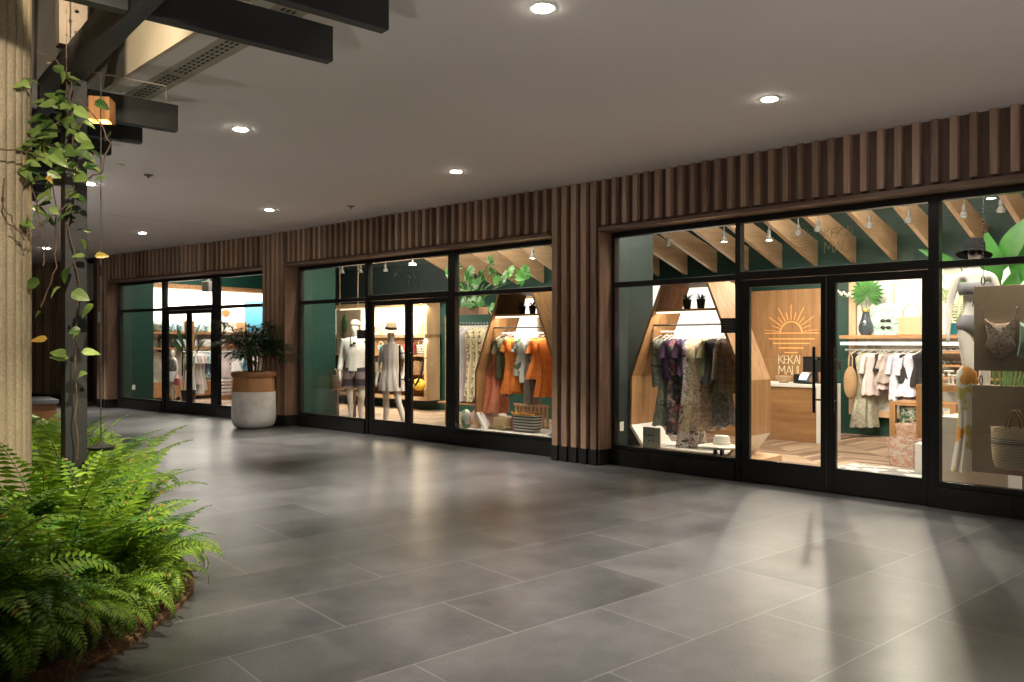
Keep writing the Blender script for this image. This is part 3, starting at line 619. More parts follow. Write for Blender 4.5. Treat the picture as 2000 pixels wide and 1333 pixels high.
def glow_bay(b, x0, x1, d, z0, z1, label):  # white wall whose emission stands in for strong lamplight on it
    a, _ = A(b, d, x0, 600); c, _ = A(b, d, x1, 600); t = thing('painted_glow_wall_bay', label, 'wall panel', b, a, d)
    m = MB(); m.box(0, c-a, 0, .06, z0, z1); m.build('glow_panel', emis('bay_glow', (1,.93,.86), .65), t)
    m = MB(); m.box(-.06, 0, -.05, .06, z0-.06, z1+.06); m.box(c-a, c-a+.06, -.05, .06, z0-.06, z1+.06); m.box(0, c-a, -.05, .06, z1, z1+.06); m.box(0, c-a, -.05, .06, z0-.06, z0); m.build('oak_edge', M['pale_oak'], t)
glow_bay('R', 1262, 1428, 5.52, .9, 2.70, 'white wall bay with painted glow behind the nearest hexagonal display')
glow_bay('M', 992, 1052, 4.12, 1.0, 2.42, 'white wall bay with painted glow behind the middle hexagonal display')
# rafters
def rafters(b, s_list, d1, zend, lab):
    t = thing('rafter_set', lab, 'rafters', b)
    for s in s_list:
        L_ = (4.2-.3-zend)/.375; m = MB(); m.v = []; d0 = max(.9, d1-3.6); dz = .375*(d1-d0)
        z0 = zend; 
        vs = [(s, d1, z0), (s, d1, z0+.42), (s, d0, min(4.19, z0+dz+.42)), (s, d0, min(4.0, z0+dz))]
        m._a([(x, y, z) for x, y, z in vs]+[(x+.07, y, z) for x, y, z in vs], [(0,1,2,3), (7,6,5,4), (0,4,5,1), (1,5,6,2), (2,6,7,3), (3,7,4,0)])
        m.build('rafter', M['pale_oak_y'], t)
rafters('R', [-3.07+.65*k for k in range(14)], 5.59, 2.85, 'sloping pale timber rafters under the nearest shop ceiling')
s_, z_ = A('M', 4.15, 1054, 555)
rafters('M', [s_+.06-.65*k for k in range(4)]+[s_+.71], 4.13, 2.72, 'sloping pale timber rafters above the monstera in the middle shop')

# track lights
def tracklight(b, d, x, y, label, lit=False, power=60, aim=(0, 2.5, -2.2)):
    s, z = A(b, d, x, y); t = thing('track_light', label, 'track light', b, s, d, z, group='track lights in the shops')
    m = MB(); m.tube([(0, 0, .06), (0, 0, .20)], .008, 6); m.lathe([(.022, .0), (.028, .05), (.022, .08)], 12); m.lathe([(.050, -.07), (.047, -.03), (.024, .0)], 14, caps=False); m.build('housing', M['tracklamp'], t, smooth=True)
    m = MB(); m.lathe([(.044, -.062), (.044, -.055)], 14); m.build('lens', M['lamp'] if lit else M['lampdim'], t)
    p = W(b, s, d, z-.09); q = W(b, s+aim[0], d+aim[1], z+aim[2]); spot('track_lamp', p, q, power, 75, .7, (1, .85, .68), .03)
    return s, z
TL = [(1305,472,'leftmost track light above the nearest hexagonal display'),(1414,464,'dazzling track light seen through the first transom of the nearest shop'),(1502,461,'dazzling track light just right of the first mullion'),
      (1559,451,'track light left of the etched name on the transom glass'),(1598,443,'track light behind the etched name'),(1698,435,'track light right of the etched name'),(1775,425,'track light at the right end of the door transom'),
      (1883,414,'track light above the hatted mannequin'),(1955,404,'track light above the big banana leaves')]
for i, (x, y, lab) in enumerate(TL):
    tracklight('R', 3.0, x, y, lab, i in (1, 2), 120, ((0, 2.6, -2.0) if i % 2 else (.2, -1.7, -2.2)))
m = MB(); m.tube([(-1.0, 0, 0), (6.5, 0, 0)], .018, 6); tag(put(m.build('lighting_track', M['bluegrey']), 'R', 0, 3.0, 3.37), 'thin rail carrying the track lights of the nearest shop', 'lighting track')
for i, (x, y, lab) in enumerate(((668,528,'leftmost track light above the taupe hanging board'),(704,527,'track light beside the first mullion of the middle shop'),(753,524,'track light seen through the middle door transom'),(1040,497,'dazzling track light between the middle shop rafters'))):
    tracklight('M', 1.9, x, y, lab, i == 3, 105, (-.3, 1.8, -1.6) if i < 3 else (-.6, -1.2, -2.2))
for i, (x, y) in enumerate(((640,536),(806,517))):
    s, z = A('M', 1.6 if i == 0 else 1.9, x, y); t = thing('recessed_light', ('round ceiling light left' if i == 0 else 'round ceiling light right')+' in the middle shop transom', 'ceiling light', 'M', s, 1.6 if i == 0 else 1.9, z)
    m = MB(); m.lathe([(.07, 0), (.075, .03), (.012, .05), (.012, 4.2-z)], 16); m.build('housing', M['lampwhite'], t, smooth=True); m = MB(); m.lathe([(.06, -.006), (.06, -.001)], 16); m.build('lens', M['lamp'], t)

# added area lamps for base fill of the rooms, not actual fixtures
area('shop_fill_lamp', 'R', 1.2, 3.2, 4.15, 3.5, 1.6, 54)
area('shop_fill_lamp', 'R', 4.4, 2.6, 4.15, 2.5, 1.6, 28)
area('shop_fill_lamp', 'R', 1.0, 1.3, 4.15, 3.0, .5, 20)
area('shop_fill_lamp', 'M', 0.2, 2.4, 4.15, 4, 1.4, 60)
area('shop_fill_lamp', 'M', 4.4, 2.0, 4.15, 2.4, 1.6, 60)
area('shop_fill_lamp', 'L', .8, 2.6, 4.15, 3, 2, 95, (1,.88,.78))

area('added_window_fill', 'R', .9, .55, 3.4, 1.6, .25, 34, (1,.87,.72), (16, 0, 0))  # added lamps to brighten the window displays, no fixtures behind them
area('added_window_fill', 'R', 4.6, .40, 3.4, 1.4, .08, 34, (1,.87,.72), (16, 0, 0))
area('added_window_fill', 'R', 2.8, .60, 3.9, 1.6, .3, 40, (1,.87,.72), (25, 0, 0))
area('added_window_fill', 'M', 5.9, .55, 3.4, 1.6, .25, 50, (1,.87,.72), (16, 0, 0))
area('added_window_fill', 'M', 2.9, .50, 3.4, 2.2, .25, 75, (1,.87,.72), (18, 0, 0))
area('added_window_fill', 'L', 3.0, .55, 3.4, 3.0, .25, 50, (1,.87,.72), (18, 0, 0))
# ---- hexagonal displays
def hexdisplay(b, cs, d, label):
    t = thing('hexagonal_display', label, 'display frame', b, cs, d, 0)
    P_ = [(-.33, 2.29), (.33, 2.29), (.825, 1.1), (.825, .45), (.62, .19), (-.62, .19), (-.825, .45), (-.825, 1.1)]
    dep = .62; th = .035
    Q_ = []
    n = len(P_)
    cen = (0, 1.2)
    for x, z in P_: L_ = math.hypot(x-cen[0], z-cen[1]); Q_.append((x-(x-cen[0])*th/L_*1.25, z-(z-cen[1])*th/L_*1.1))
    for i in range(n):
        j = (i+1) % n; m = MB()
        a, b_, c, d_ = P_[i], P_[j], Q_[j], Q_[i]
        m.prism([a, b_, c, d_], 0, dep)
        white = i in (3, 4, 5)
        m.build('white_panel' if white else 'oak_panel', M['white'] if white else M['oak'], t)
    def halfw(z): return .33+(.825-.33)*(2.29-z)/(2.29-1.1) if z > 1.1 else .8
    for z in (1.93,):
        m = MB(); w = halfw(z)-.05; m.box(-w, w, .02, dep-.02, z, z+.025); m.build('shelf', M['oakx'], t)
    for z in (1.76, 1.68):
        w = halfw(z)-.04; m = MB(); m.tube([(-w, dep*.5 if z < 1.7 else .1, z), (w, dep*.5 if z < 1.7 else .1, z)], .012, 8); m.build('rail', M['black'] if z > 1.7 else M['lampwhite'], t)
    m = MB(); m.box(-.42, .42, .03, .055, 1.905, 1.925); m.build('light_strip', emis('display_strip', (1,.86,.68), 1.2), t)
    l = area('display_strip_lamp', b, cs, d+.06, 1.90, .8, .03, 8, (1,.86,.70), (28, 0, 0))
    return t
hexdisplay('R', .825, .62, 'hexagonal oak display frame of dark printed clothes in the nearest window')
hexdisplay('M', 5.92, .60, 'hexagonal oak display frame of orange clothes in the middle window')

# ---- garments
def garment(name, label, cat, b, s, d, ztop, L, w, mat, rot=90, flare=1.3, thick=.05, sleeve=0.0, pleat=9, amp=.12, hanger=True, neck=.07, waist=.85, group=None, tiers=0, seed=0, smat=None, ragged=0.0):
    r = random.Random(int(s*1000)+int(L*100)+seed); t = thing(name, label, cat, b, s, d, ztop, rot, group)
    m = MB(); n = 48; rings = []; lv = 16
    ph = r.random()*6; ph2 = r.random()*6
    for i in range(lv+1):
        f = i/lv; z = -.05-f*L
        if f < .07: hw = neck+(w/2-neck)*(f/.07)**.6; ht = .022+(thick-.022)*(f/.07)
        elif f < .4: g = (f-.07)/.33; hw = w/2*(1-(1-waist)*g); ht = thick*(1-.1*g)
        else: g = (f-.4)/.6; hw = w/2*(waist+(flare-waist)*g); ht = thick*(.9+(flare)*g*.9)
        if f < .07: z += .05*(1-f/.07)*0 
        if tiers and f > .3 and (i % max(1, lv//tiers)) == 0: hw *= 1.06; ht *= 1.15
        ring = []
        for k in range(n):
            a = k*2*math.pi/n; am = amp*min(1, f*1.8)
            q = 1+am*math.sin(pleat*a+ph+f*1.3)+am*.5*math.sin(pleat*1.7*a+ph2)
            qx = 1+am*.25*math.sin(3*a+ph2+f*2)
            zz = z+(ragged*math.sin(5*a+ph)*f)+(.012*math.sin(pleat*a+ph)*f)
            ring.append((hw*math.cos(a)*qx+.01*math.sin(f*7+ph), ht*math.sin(a)*q+.012*math.sin(f*5+ph2), zz))
        rings.append(ring)
    m.loft(rings)
    m.build('fabric', mat, t, smooth=True)
    if sleeve:
        for sg in (-1, 1):
            m = MB(); p0 = Vector((sg*(w/2-.04), 0, -.09)); p1 = p0+Vector((sg*.045, 0, -.12)); p2 = p1+Vector((sg*.015, .01, -sleeve*.8))
            m.tube([p0, p0.lerp(p1, .5)+Vector((0, 0, .02)), p1, p1.lerp(p2, .5), p2], [.035, .042, .042, .040, .048], 12); m.build('sleeve', smat or mat, t, smooth=True)
    if hanger:
        m = MB(); m.tube([(-w*.42, 0, -.065), (-.02, 0, -.012), (0, 0, -.005), (.02, 0, -.012), (w*.42, 0, -.065)], .006, 6)
        m.tube([(0, 0, -.005), (0, 0, .02), (.018, 0, .035), (.012, 0, .052), (-.006, 0, .05)], .0025, 5); m.build('hanger', M['white'], t, smooth=True)
    return t
G = {}
G['camo'] = printed('grey_green_dye', [(.05,.06,.05),(.22,.24,.20),(.10,.12,.10),(.30,.31,.27)], 7, kind='noise')
G['purple'] = plain('purple_silk', (.05,.02,.065), .5, .3, 10)
G['floral'] = printed('dark_floral', [(.02,.02,.025),(.35,.10,.12),(.05,.05,.06),(.38,.30,.26),(.03,.03,.04),(.12,.13,.12)], 22)
G['blueviolet'] = plain('blue_violet', (.07,.06,.12), .6, .3, 8)
G['gold'] = printed('gold_paisley', [(.62,.52,.32),(.18,.13,.08),(.55,.46,.30),(.42,.30,.16),(.66,.58,.42)], 48)
G['gold2'] = printed('rose_paisley', [(.55,.43,.34),(.20,.10,.08),(.50,.36,.26),(.30,.20,.14)], 55)
G['blackf'] = plain('black_ruffle', (.018,.017,.017), .8, .5, 30, bmp=.3)
G['brown'] = printed('brown_lace', [(.09,.065,.05),(.16,.11,.08),(.06,.045,.035)], 40)
G['lace'] = printed('black_grey_lace', [(.03,.03,.03),(.14,.14,.14),(.05,.05,.05)], 30, kind='noise')
G['bwprint'] = printed('ivory_print', [(.62,.56,.52),(.06,.05,.05),(.60,.52,.50),(.35,.22,.24),(.62,.58,.54)], 30)
G['coral'] = plain('coral_gauze', (.78,.27,.15), .8, .2, 9)
G['olive'] = plain('olive_cotton', (.16,.15,.08), .8, .2, 9)
G['orange'] = plain('orange_cotton', (.85,.24,.04), .75, .25, 9)
G['ikat'] = printed('black_white_check', [(.04,.04,.04),(.5,.48,.44)], 60)
G['leafprint'] = printed('white_leaf_print', [(.66,.66,.60),(.60,.60,.56),(.10,.16,.08),(.66,.66,.62)], 14)
G['grey'] = plain('pale_grey_cotton', (.42,.45,.48), .8, .15, 8)
G['cream'] = plain('cream_yellow', (.60,.53,.36), .8, .15, 8)
G['creamprint'] = printed('cream_print', [(.62,.55,.38),(.10,.09,.05),(.62,.55,.38)], 35)
G['mauve'] = plain('mauve_grey', (.36,.30,.32), .8, .15, 8)
G['sage'] = printed('sage_print', [(.40,.38,.30),(.20,.19,.14),(.44,.41,.33),(.30,.28,.22)], 50)
G['pinkw'] = plain('blush_cotton', (.62,.50,.50), .8, .1, 8)
G['wht'] = plain('white_cotton', (.74,.74,.74), .8, .06, 8)
G['blu'] = printed('blue_white_tropical', [(.10,.25,.33),(.55,.62,.62),(.06,.14,.22),(.40,.55,.55)], 16)
G['greyb'] = plain('taupe_stripe', (.32,.27,.24), .8, .25, 14)
G['lav'] = printed('lavender_white', [(.60,.58,.66),(.42,.42,.55),(.66,.64,.70)], 14, kind='noise')
G['black'] = plain('black_cotton', (.015,.015,.017), .85, .3, 12)
G['flor2'] = printed('white_orange_flower', [(.74,.72,.66),(.74,.72,.66),(.75,.35,.08),(.74,.72,.66),(.55,.48,.16)], 9)

def rackG(b, d, ztop, rows, grp, cat='garment'):
    for (x, L, w, mk_, rot, fl, sl, lab, nm) in rows:
        s, _ = A(b, d, x, 668)
        garment(nm, lab, cat if nm != 'dress' else 'dress', b, s, d, ztop, L, w, G[mk_], rot, fl, .05, sl, group=grp, ragged=.02 if mk_ in ('blackf', 'lace') else 0)
rackG('R', .93, 1.64, [
    (1291, .62, .30, 'camo', 72, 1.0, 0, 'grey printed top at the left end of the display rail', 'top'),
    (1303, 1.12, .26, 'camo', 50, 1.4, 0, 'grey green tie dyed long dress near the left of the rail', 'dress'),
    (1311, .50, .26, 'purple', 75, 1.0, .1, 'purple silk top between two dark dresses', 'top'),
    (1324, 1.22, .28, 'floral', 48, 1.25, 0, 'black dress with red and cream flowers', 'dress'),
    (1335, .46, .24, 'purple', 75, 1.1, .1, 'purple short sleeved top right of the floral dress', 'top'),
    (1343, .60, .22, 'blueviolet', 75, 1.0, 0, 'blue violet top beside the gold dress', 'top'),
    (1350, 1.36, .26, 'bwprint', 60, 1.6, 0, 'long ivory skirt with dark print reaching the display floor', 'skirt'),
    (1364, 1.14, .32, 'gold', 30, 1.45, 0, 'wide gold paisley dress at the centre of the rail', 'dress'),
    (1379, 1.12, .30, 'gold2', 45, 1.5, 0, 'rose and gold paisley dress right of centre', 'dress'),
    (1389, .48, .28, 'olive', 65, 1.2, .1, 'olive brown ruffled top over the paisley dress', 'blouse'),
    (1399, .54, .30, 'blackf', 55, 1.25, 0, 'black ruffled blouse over the paisley dress', 'blouse'),
    (1414, 1.05, .24, 'lace', 65, 1.3, 0, 'long black and grey lace dress at the right', 'dress'),
    (1419, .66, .26, 'brown', 60, 1.05, .42, 'brown lace blouse with long hanging sleeve at the rail end', 'blouse')], 'clothes on the rail of the nearest hexagonal display')
rackG('M', .91, 1.66, [
    (963, 1.16, .26, 'coral', 48, 1.6, .05, 'long coral gauze dress at the left of the rail', 'dress'),
    (975, 1.14, .24, 'coral', 60, 1.5, 0, 'coral gauze dress second from the left', 'dress'),
    (982, .62, .26, 'olive', 65, 1.0, .1, 'olive short top over the coral dresses', 'top'),
    (994, .88, .16, 'ikat', 60, 1.0, 0, 'narrow black and white checked top', 'top'),
    (1003, .84, .30, 'orange', 55, 1.4, .06, 'bright orange dress in the middle of the rail', 'dress'),
    (1014, .80, .24, 'orange', 70, 1.3, 0, 'second orange dress in the middle of the rail', 'dress'),
    (1022, .56, .26, 'leafprint', 65, 1.1, .06, 'white top printed with green leaves', 'top'),
    (1030, .66, .24, 'wht', 72, 1.0, 0, 'white top right of the leaf print', 'top'),
    (1038, .98, .22, 'greyb', 65, 1.3, 0, 'grey brown dress before the right orange ones', 'dress'),
    (1043, .62, .22, 'ikat', 72, 1.0, 0, 'black and white checked top before the right orange ones', 'top'),
    (1053, .60, .28, 'orange', 60, 1.4, .08, 'short bright orange blouse near the right end', 'blouse'),
    (1066, .86, .26, 'orange', 55, 1.4, 0, 'orange dress at the right end of the rail', 'dress')], 'clothes on the rail of the middle hexagonal display')
# potted grasses on the shelves of the displays
def grass_pot(b, s, d, z, label, grp='potted grasses on the display shelves'):
    t = thing('potted_grass', label, 'plant', b, s, d, z, 0, grp)
    m = MB(); m.lathe([(.042, 0), (.058, .13), (.05, .13), (.048, .11)], 16); m.build('pot', M['black'], t, smooth=True)
    m = MB(); r = random.Random(int(s*100))
    for k in range(46):
        a = r.random()*6.28; e = r.uniform(.5, 2.4); m.leaf((0, 0, .11), (math.cos(a), math.sin(a), e), (0, 0, 1), r.uniform(.09, .15), .012, .3, 3, .2, 'strap')
    m.build('blades', M['palm'], t)
for b, d, xs in (('R', .93, ((1342, 'left'), (1369, 'right'))), ('M', .91, ((1020, 'left'), (1040, 'right')))):
    for x, w_ in xs: s, _ = A(b, d, x, 600); grass_pot(b, s, d, 1.955, '%s of the two potted grasses on the %s display shelf' % (w_, 'nearest' if b == 'R' else 'middle'))

# ---- nearest shop: counter, logo panel
t = thing('logo_panel', 'tall oak wall panel with a glowing sun logo and shop name', 'wall panel', 'R', 0, 5.6)
m = MB(); m.box(-1.5, .38, -.06, -.002, 0, 2.46); m.build('board', M['oak'], t)
s0, z0 = A('R', 5.53, 1545, 651)
m = MB(); gold = emis('gold_inlay', (1, .45, .14), .13); y_ = -.072
def arc(cx, cz, r, a0, a1, w, n=18):
    for i in range(n):
        a = a0+(a1-a0)*i/n; b_ = a0+(a1-a0)*(i+1)/n
        m.bar((cx+r*math.cos(a), y_, cz+r*math.sin(a)), (cx+r*math.cos(b_), y_, cz+r*math.sin(b_)), w, .01, up=(0,1,0))
arc(s0, z0, .20, .0, math.pi, .018)
for i in range(13):
    a = math.pi*(i+.5)/13; l0 = .23; l1 = .50 if i % 2 == 0 else .37
    m.bar((s0+l0*math.cos(a), y_, z0+l0*math.sin(a)), (s0+l1*math.cos(a), y_, z0+l1*math.sin(a)), .007, .01, up=(0,1,0))
for i, (hw, dz, th_) in enumerate(((.49, -.0, .014), (.42, -.10, .018), (.33, -.18, .018), (.22, -.26, .018), (.12, -.34, .018))):
    m.box(s0-hw, s0+hw, y_-.005, y_+.005, z0+dz-th_/2, z0+dz+th_/2)
m.build('sun_logo', gold, t)
LET = {'K': [((0,0),(0,1)), ((0,.42),(.55,1)), ((.12,.55),(.6,0))], 'E': [((0,.1),(0,.9)), ((0,.1),(.4,.1)), ((0,.5),(.35,.5)), ((0,.9),(.4,.9))],
       'A': [((0,0),(.3,1)), ((.3,1),(.6,0)), ((.1,.35),(.5,.35))], 'I': [((0,0),(0,1))], 'M': [((0,0),(.05,1)), ((.05,1),(.35,.35)), ((.35,.35),(.65,1)), ((.65,1),(.7,0))],
       'U': [((0,1),(0,.1)), ((0,.1),(.12,0)), ((.12,0),(.4,0)), ((.4,0),(.5,.1)), ((.5,.1),(.5,1))]}
ADV = {'K': .66, 'E': .5, 'A': .68, 'I': .16, 'M': .82, 'U': .64}
def text(mb, word, x, z, h, w=.012, dep=.01, y=0.0, sx=1.0):
    for ch in word:
        if ch in LET:
            for (a, b_), (c, d_) in LET[ch]: mb.bar((x+a*h*sx, y, z+b_*h), (x+c*h*sx, y, z+d_*h), w, dep, up=(0,1,0))
            x += ADV[ch]*h*sx
        else: x += .4*h
    return x
s1, z1 = A('R', 5.53, 1521, 711)
m = MB(); text(m, 'KEKAI', s1, z1, .155, .011, .01, y_); text(m, 'MAUI', s1, z1-.185, .155, .011, .01, y_, 1.1); m.build('name_lettering', plain('pale_letter', (.8,.72,.5), .5), t)
t = thing('sales_counter', 'oak fronted sales counter with white top and end panel', 'counter', 'R', 0, 4.0)
m = MB(); m.box(-1.4, .96, .0, .62, .02, .85); m.build('oak_front', M['oakx'], t)
m = MB(); m.box(-1.42, 1.04, -.03, .66, .852, .90); m.box(.962, 1.04, -.03, .66, .02, .85); m.build('white_top', M['white'], t, bevel=.003)
def A3(b, d, x, y): s, z = A(b, d, x, y); return s, d, z
s, z = A('R', 4.2, 1531, 745); t = thing('wooden_bowl', 'small wooden bowl on the white counter', 'bowl', 'R', s, 4.2, .9)
m = MB(); m.lathe([(.05, 0), (.09, .03), (.13, .11), (.12, .11), (.08, .04), (.02, .02)], 20); m.build('bowl', M['pale_oak'], t, smooth=True)
s, z = A('R', 4.15, 1572, 745); t = thing('payment_terminal', 'black card terminal with lit screen on the counter', 'payment terminal', 'R', s, 4.15, .9, -15)
m = MB(); m.box(-.13, .13, -.06, .08, 0, .03); m.bar((0, -.05, .03), (0, .05, .16), .2, .02); m.box(-.19, -.14, -.04, .04, 0, .15); m.build('body', M['black'], t, bevel=.006)
m = MB(); m.bar((0, -.045, .055), (0, .03, .155), .14, .004, up=(0, -.7, .7)); m.M = None; s_o = m.build('screen', emis('terminal_screen', (.6,.8,1), 1.6), t); s_o.location = (0, -.013, .012)
s, z = A('R', 4.4, 1593, 712); t = thing('till_monitor', 'black till monitor behind the door handle above the counter', 'monitor', 'R', s, 4.4, .9)
m = MB(); m.box(-.2, .2, -.02, .02, .18, .42); m.box(-.03, .03, -.0, .05, .0, .2); m.box(-.12, .12, -.08, .1, 0, .02); m.box(.16, .42, -.05, .0, .22, .36); m.build('monitor', M['black'], t, bevel=.008)

# white art wall, shelf and rail to the right of the green strip
art = printed('etched_leaf_wallpaper', [(.60,.58,.54),(.46,.46,.41),(.60,.58,.54),(.36,.38,.32),(.60,.58,.55)], 5, .7)
t = thing('wall_display', 'white wallpapered wall bay with oak shelf and clothes rail', 'wall display', 'R', 0, 5.6)
m = MB(); m.box(.95, 5.6, -.10, -.002, .42, 2.66); m.build('wallpaper', art, t)
m = MB(); m.box(.95, 5.6, -.16, -.002, 2.66, 2.72); m.box(.84, .95, -.16, -.002, .36, 2.72); m.box(.95, 5.6, -.14, -.10, .34, .44); m.build('oak_edge', M['pale_oak'], t)
m = MB(); m.box(.82, 5.6, -.48, -.11, 1.60, 1.655); m.build('shelf', M['oakx'], t)
m = MB(); m.box(.82, 5.6, -.44, -.40, 1.50, 1.545); m.build('light_strip', emis('strip_lens', (1,.9,.75), 1.0), t)
m = MB(); m.tube([(.84, -.3, 1.42), (5.6, -.3, 1.42)], .014, 8); m.build('rail', M['lampwhite'], t)
area('shelf_strip_lamp', 'R', 3.0, 5.2, 2.62, 4.0, .12, 12, (1,.88,.72), (18, 0, 0))
rackG('R', 5.3, 1.42, [
    (1674, .50, .36, 'black', 75, 1.0, 0, 'black top at the left of the wall rail', 'top'),
    (1690, 1.18, .34, 'sage', 55, 1.5, 0, 'long sage printed dress on the wall rail', 'dress'),
    (1706, .66, .36, 'pinkw', 55, 1.1, .2, 'blush white blouse on the wall rail', 'blouse'),
    (1722, .28, .34, 'black', 75, 1.0, 0, 'short black top in the middle of the wall rail', 'top'),
    (1730, .56, .34, 'pinkw', 70, 1.0, 0, 'blush top behind the short black one', 'top'),
    (1742, .46, .38, 'greyb', 40, 1.4, .1, 'taupe pleated blouse on the wall rail', 'blouse'),
    (1757, .72, .34, 'lav', 55, 1.1, .2, 'lavender long sleeved blouse on the wall rail', 'blouse'),
    (1771, .46, .34, 'black', 70, 1.0, 0, 'black top beside the white tunic', 'top'),
    (1785, .66, .40, 'lav', 35, 1.4, .22, 'white and lavender tunic at the right of the door glass', 'tunic'),
    (1800, .5, .36, 'black', 60, 1.0, 0, 'black top hidden by the door stile', 'top')], 'clothes on the wall rail of the nearest shop')
# wicker oval bag
def weave(name, c1, c2, sc_=120):
    m, nt, bs = new_mat(name); v = coords(nt); w1 = nt.nodes.new('ShaderNodeTexWave'); w1.bands_direction = 'Z'; w1.inputs['Scale'].default_value = sc_*.25; w1.inputs['Distortion'].default_value = 1.5; w1.inputs['Detail Scale'].default_value = 3
    nt.links.new(v, w1.inputs['Vector']); n = N(nt, 'ShaderNodeTexNoise', Scale=60.0); nt.links.new(v, n.inputs['Vector'])
    a = N(nt, 'ShaderNodeMath', operation='MULTIPLY_ADD'); nt.links.new(n.outputs['Fac'], a.inputs[0]); a.inputs[1].default_value = .5; nt.links.new(w1.outputs['Fac'], a.inputs[2])
    r = ramp(nt, a.outputs[0], [(.25, c1), (.9, c2)]); nt.links.new(r.outputs[0], bs.inputs['Base Color']); bs.inputs['Roughness'].default_value = .85; bump(nt, bs, a.outputs[0], .7, .01); return m
M['wicker'] = weave('wicker', (.25,.13,.06), (.52,.33,.18)); M['straw'] = weave('straw', (.36,.24,.13), (.72,.56,.36), 90)
s, z = A('R', 5.1, 1662, 748); t = thing('wicker_bag', 'oval wicker bag hanging at the left end of the wall rail', 'bag', 'R', s, 5.08, z)
m = MB(); m.ball((0, 0, 0), (.11, .07, .26), 20, 12); m.build('body', M['wicker'], t, smooth=True); m = MB(); m.tube([(-.03, 0, .22), (-.03, 0, .42), (.0, 0, .47), (.03, 0, .42), (.03, 0, .22)], .008, 6); m.build('strap', M['rope'], t)
# shelf items
zs = 1.656
def fanleaf(m, c, r, nrm, up, n=18, spread=5.2):
    c = Vector(c); nrm = Vector(nrm).normalized(); up = Vector(up).normalized(); sd = up.cross(nrm)
    for i in range(n):
        a = (i-(n-1)/2)*spread/n; d = up*math.cos(a)+sd*math.sin(a); m.leaf(c, d, nrm, r*(1-.12*abs(a)/2.6), r*.30, .06, 3, .35)
s, _ = A('R', 5.3, 1691, 650); t = thing('glass_vase', 'tall grey glass vase on the oak shelf', 'vase', 'R', s, 5.3, zs)
gv = plain('smoky_glass', (.10,.13,.17), .08, .2, 5); gv.node_tree.nodes['Principled BSDF'].inputs['Transmission Weight'].default_value = .6
m = MB(); m.lathe([(.07, 0), (.105, .06), (.11, .14), (.07, .26), (.045, .36), (.055, .42), (.045, .42), (.035, .36)], 20); m.build('vase', gv, t, smooth=True)
m = MB(); m.lathe([(.056, .37), (.06, .40), (.056, .43)], 16); m.build('gold_collar', plain('brass', (.6,.42,.15), .35, metal=.8), t, smooth=True)
t = thing('fan_palm_leaf', 'round green fan palm leaf with white orchid in the grey vase', 'cut foliage', 'R', s, 5.28, zs+.42)
m = MB(); fanleaf(m, (.04, -.03, .24), .27, (.3, -1, .1), (0, 0, 1)); m.leaf((-.06, 0, .1), (-.1, 0, 1), (0, -1, 0), .5, .06, 0, 4, .2); m.build('leaf', M['leaf'], t)
m = MB(); m.tube([(0, 0, -.1), (.02, 0, .1), (.04, -.02, .25)], .006, 5); m.tube([(0, 0, -.1), (-.1, -.02, .16), (-.3, -.05, .2), (-.42, -.05, .24)], .005, 5); m.build('stalk', M['gstem'], t)
m = MB(); 
for k in range(9): m.ball((-.18-.03*k, -.05+.01*(k % 2), .2+.008*k+.02*(k % 3)), .022, 7, 5)
m.build('orchid', M['white'], t, smooth=True)
s, _ = A('R', 5.36, 1732, 650); t = thing('art_print', 'square green watercolour leaf print leaning on the shelf', 'picture', 'R', s, 5.36, zs)
m = MB(); m.box(-.24, .24, -.01, .01, 0, .5); m.build('print', printed('leaf_watercolour', [(.55,.62,.55),(.10,.30,.20),(.60,.64,.60),(.20,.42,.40),(.62,.66,.6)], 10, kind='noise'), t)
s, _ = A('R', 5.42, 1786, 650); t = thing('framed_board', 'large white framed board behind the straw handbag', 'picture', 'R', s, 5.40, zs)
m = MB(); m.box(-.28, .34, -.008, .008, .02, .80); m.build('board', M['white'], t)
m = MB(); m.box(-.31, -.28, -.015, .015, 0, .82); m.box(-.28, .34, -.015, .015, .80, .82); m.box(-.28, .34, -.015, .015, 0, .02); m.build('frame', M['pale_oak'], t)
for k, zz in enumerate((.12, .23)):
    s, _ = A('R', 5.25, 1726, 650); m = MB(); 
    for sg in (-1, 1): m.ball((sg*.045, 0, 0), (.038, .008, .026), 12, 6)
    m.box(-.01, .01, -.004, .004, .0, .012); tag(put(m.build('sunglasses', M['black'], smooth=True), 'R', s, 5.325, zs+zz), ('lower' if k == 0 else 'upper')+' black sunglasses displayed on the green leaf print', 'sunglasses')
s, _ = A('R', 5.25, 1782, 650); t = thing('straw_handbag', 'woven straw handbag with hoop handle on the shelf', 'handbag', 'R', s, 5.22, zs)
m = MB(); m.loft([[(x*(.19+.0*z), y*.05, z) for x, y in ((-1,-1),(1,-1),(1,1),(-1,1))] for z in (0, .1, .2, .28)]); m.build('body', M['straw'], t, bevel=.015)
m = MB(); m.tube([(.13*math.cos(a), 0, .28+.2*math.sin(a)) for a in [math.pi*i/10 for i in range(11)]], .01, 6); m.build('handle', M['rope'], t, smooth=True)
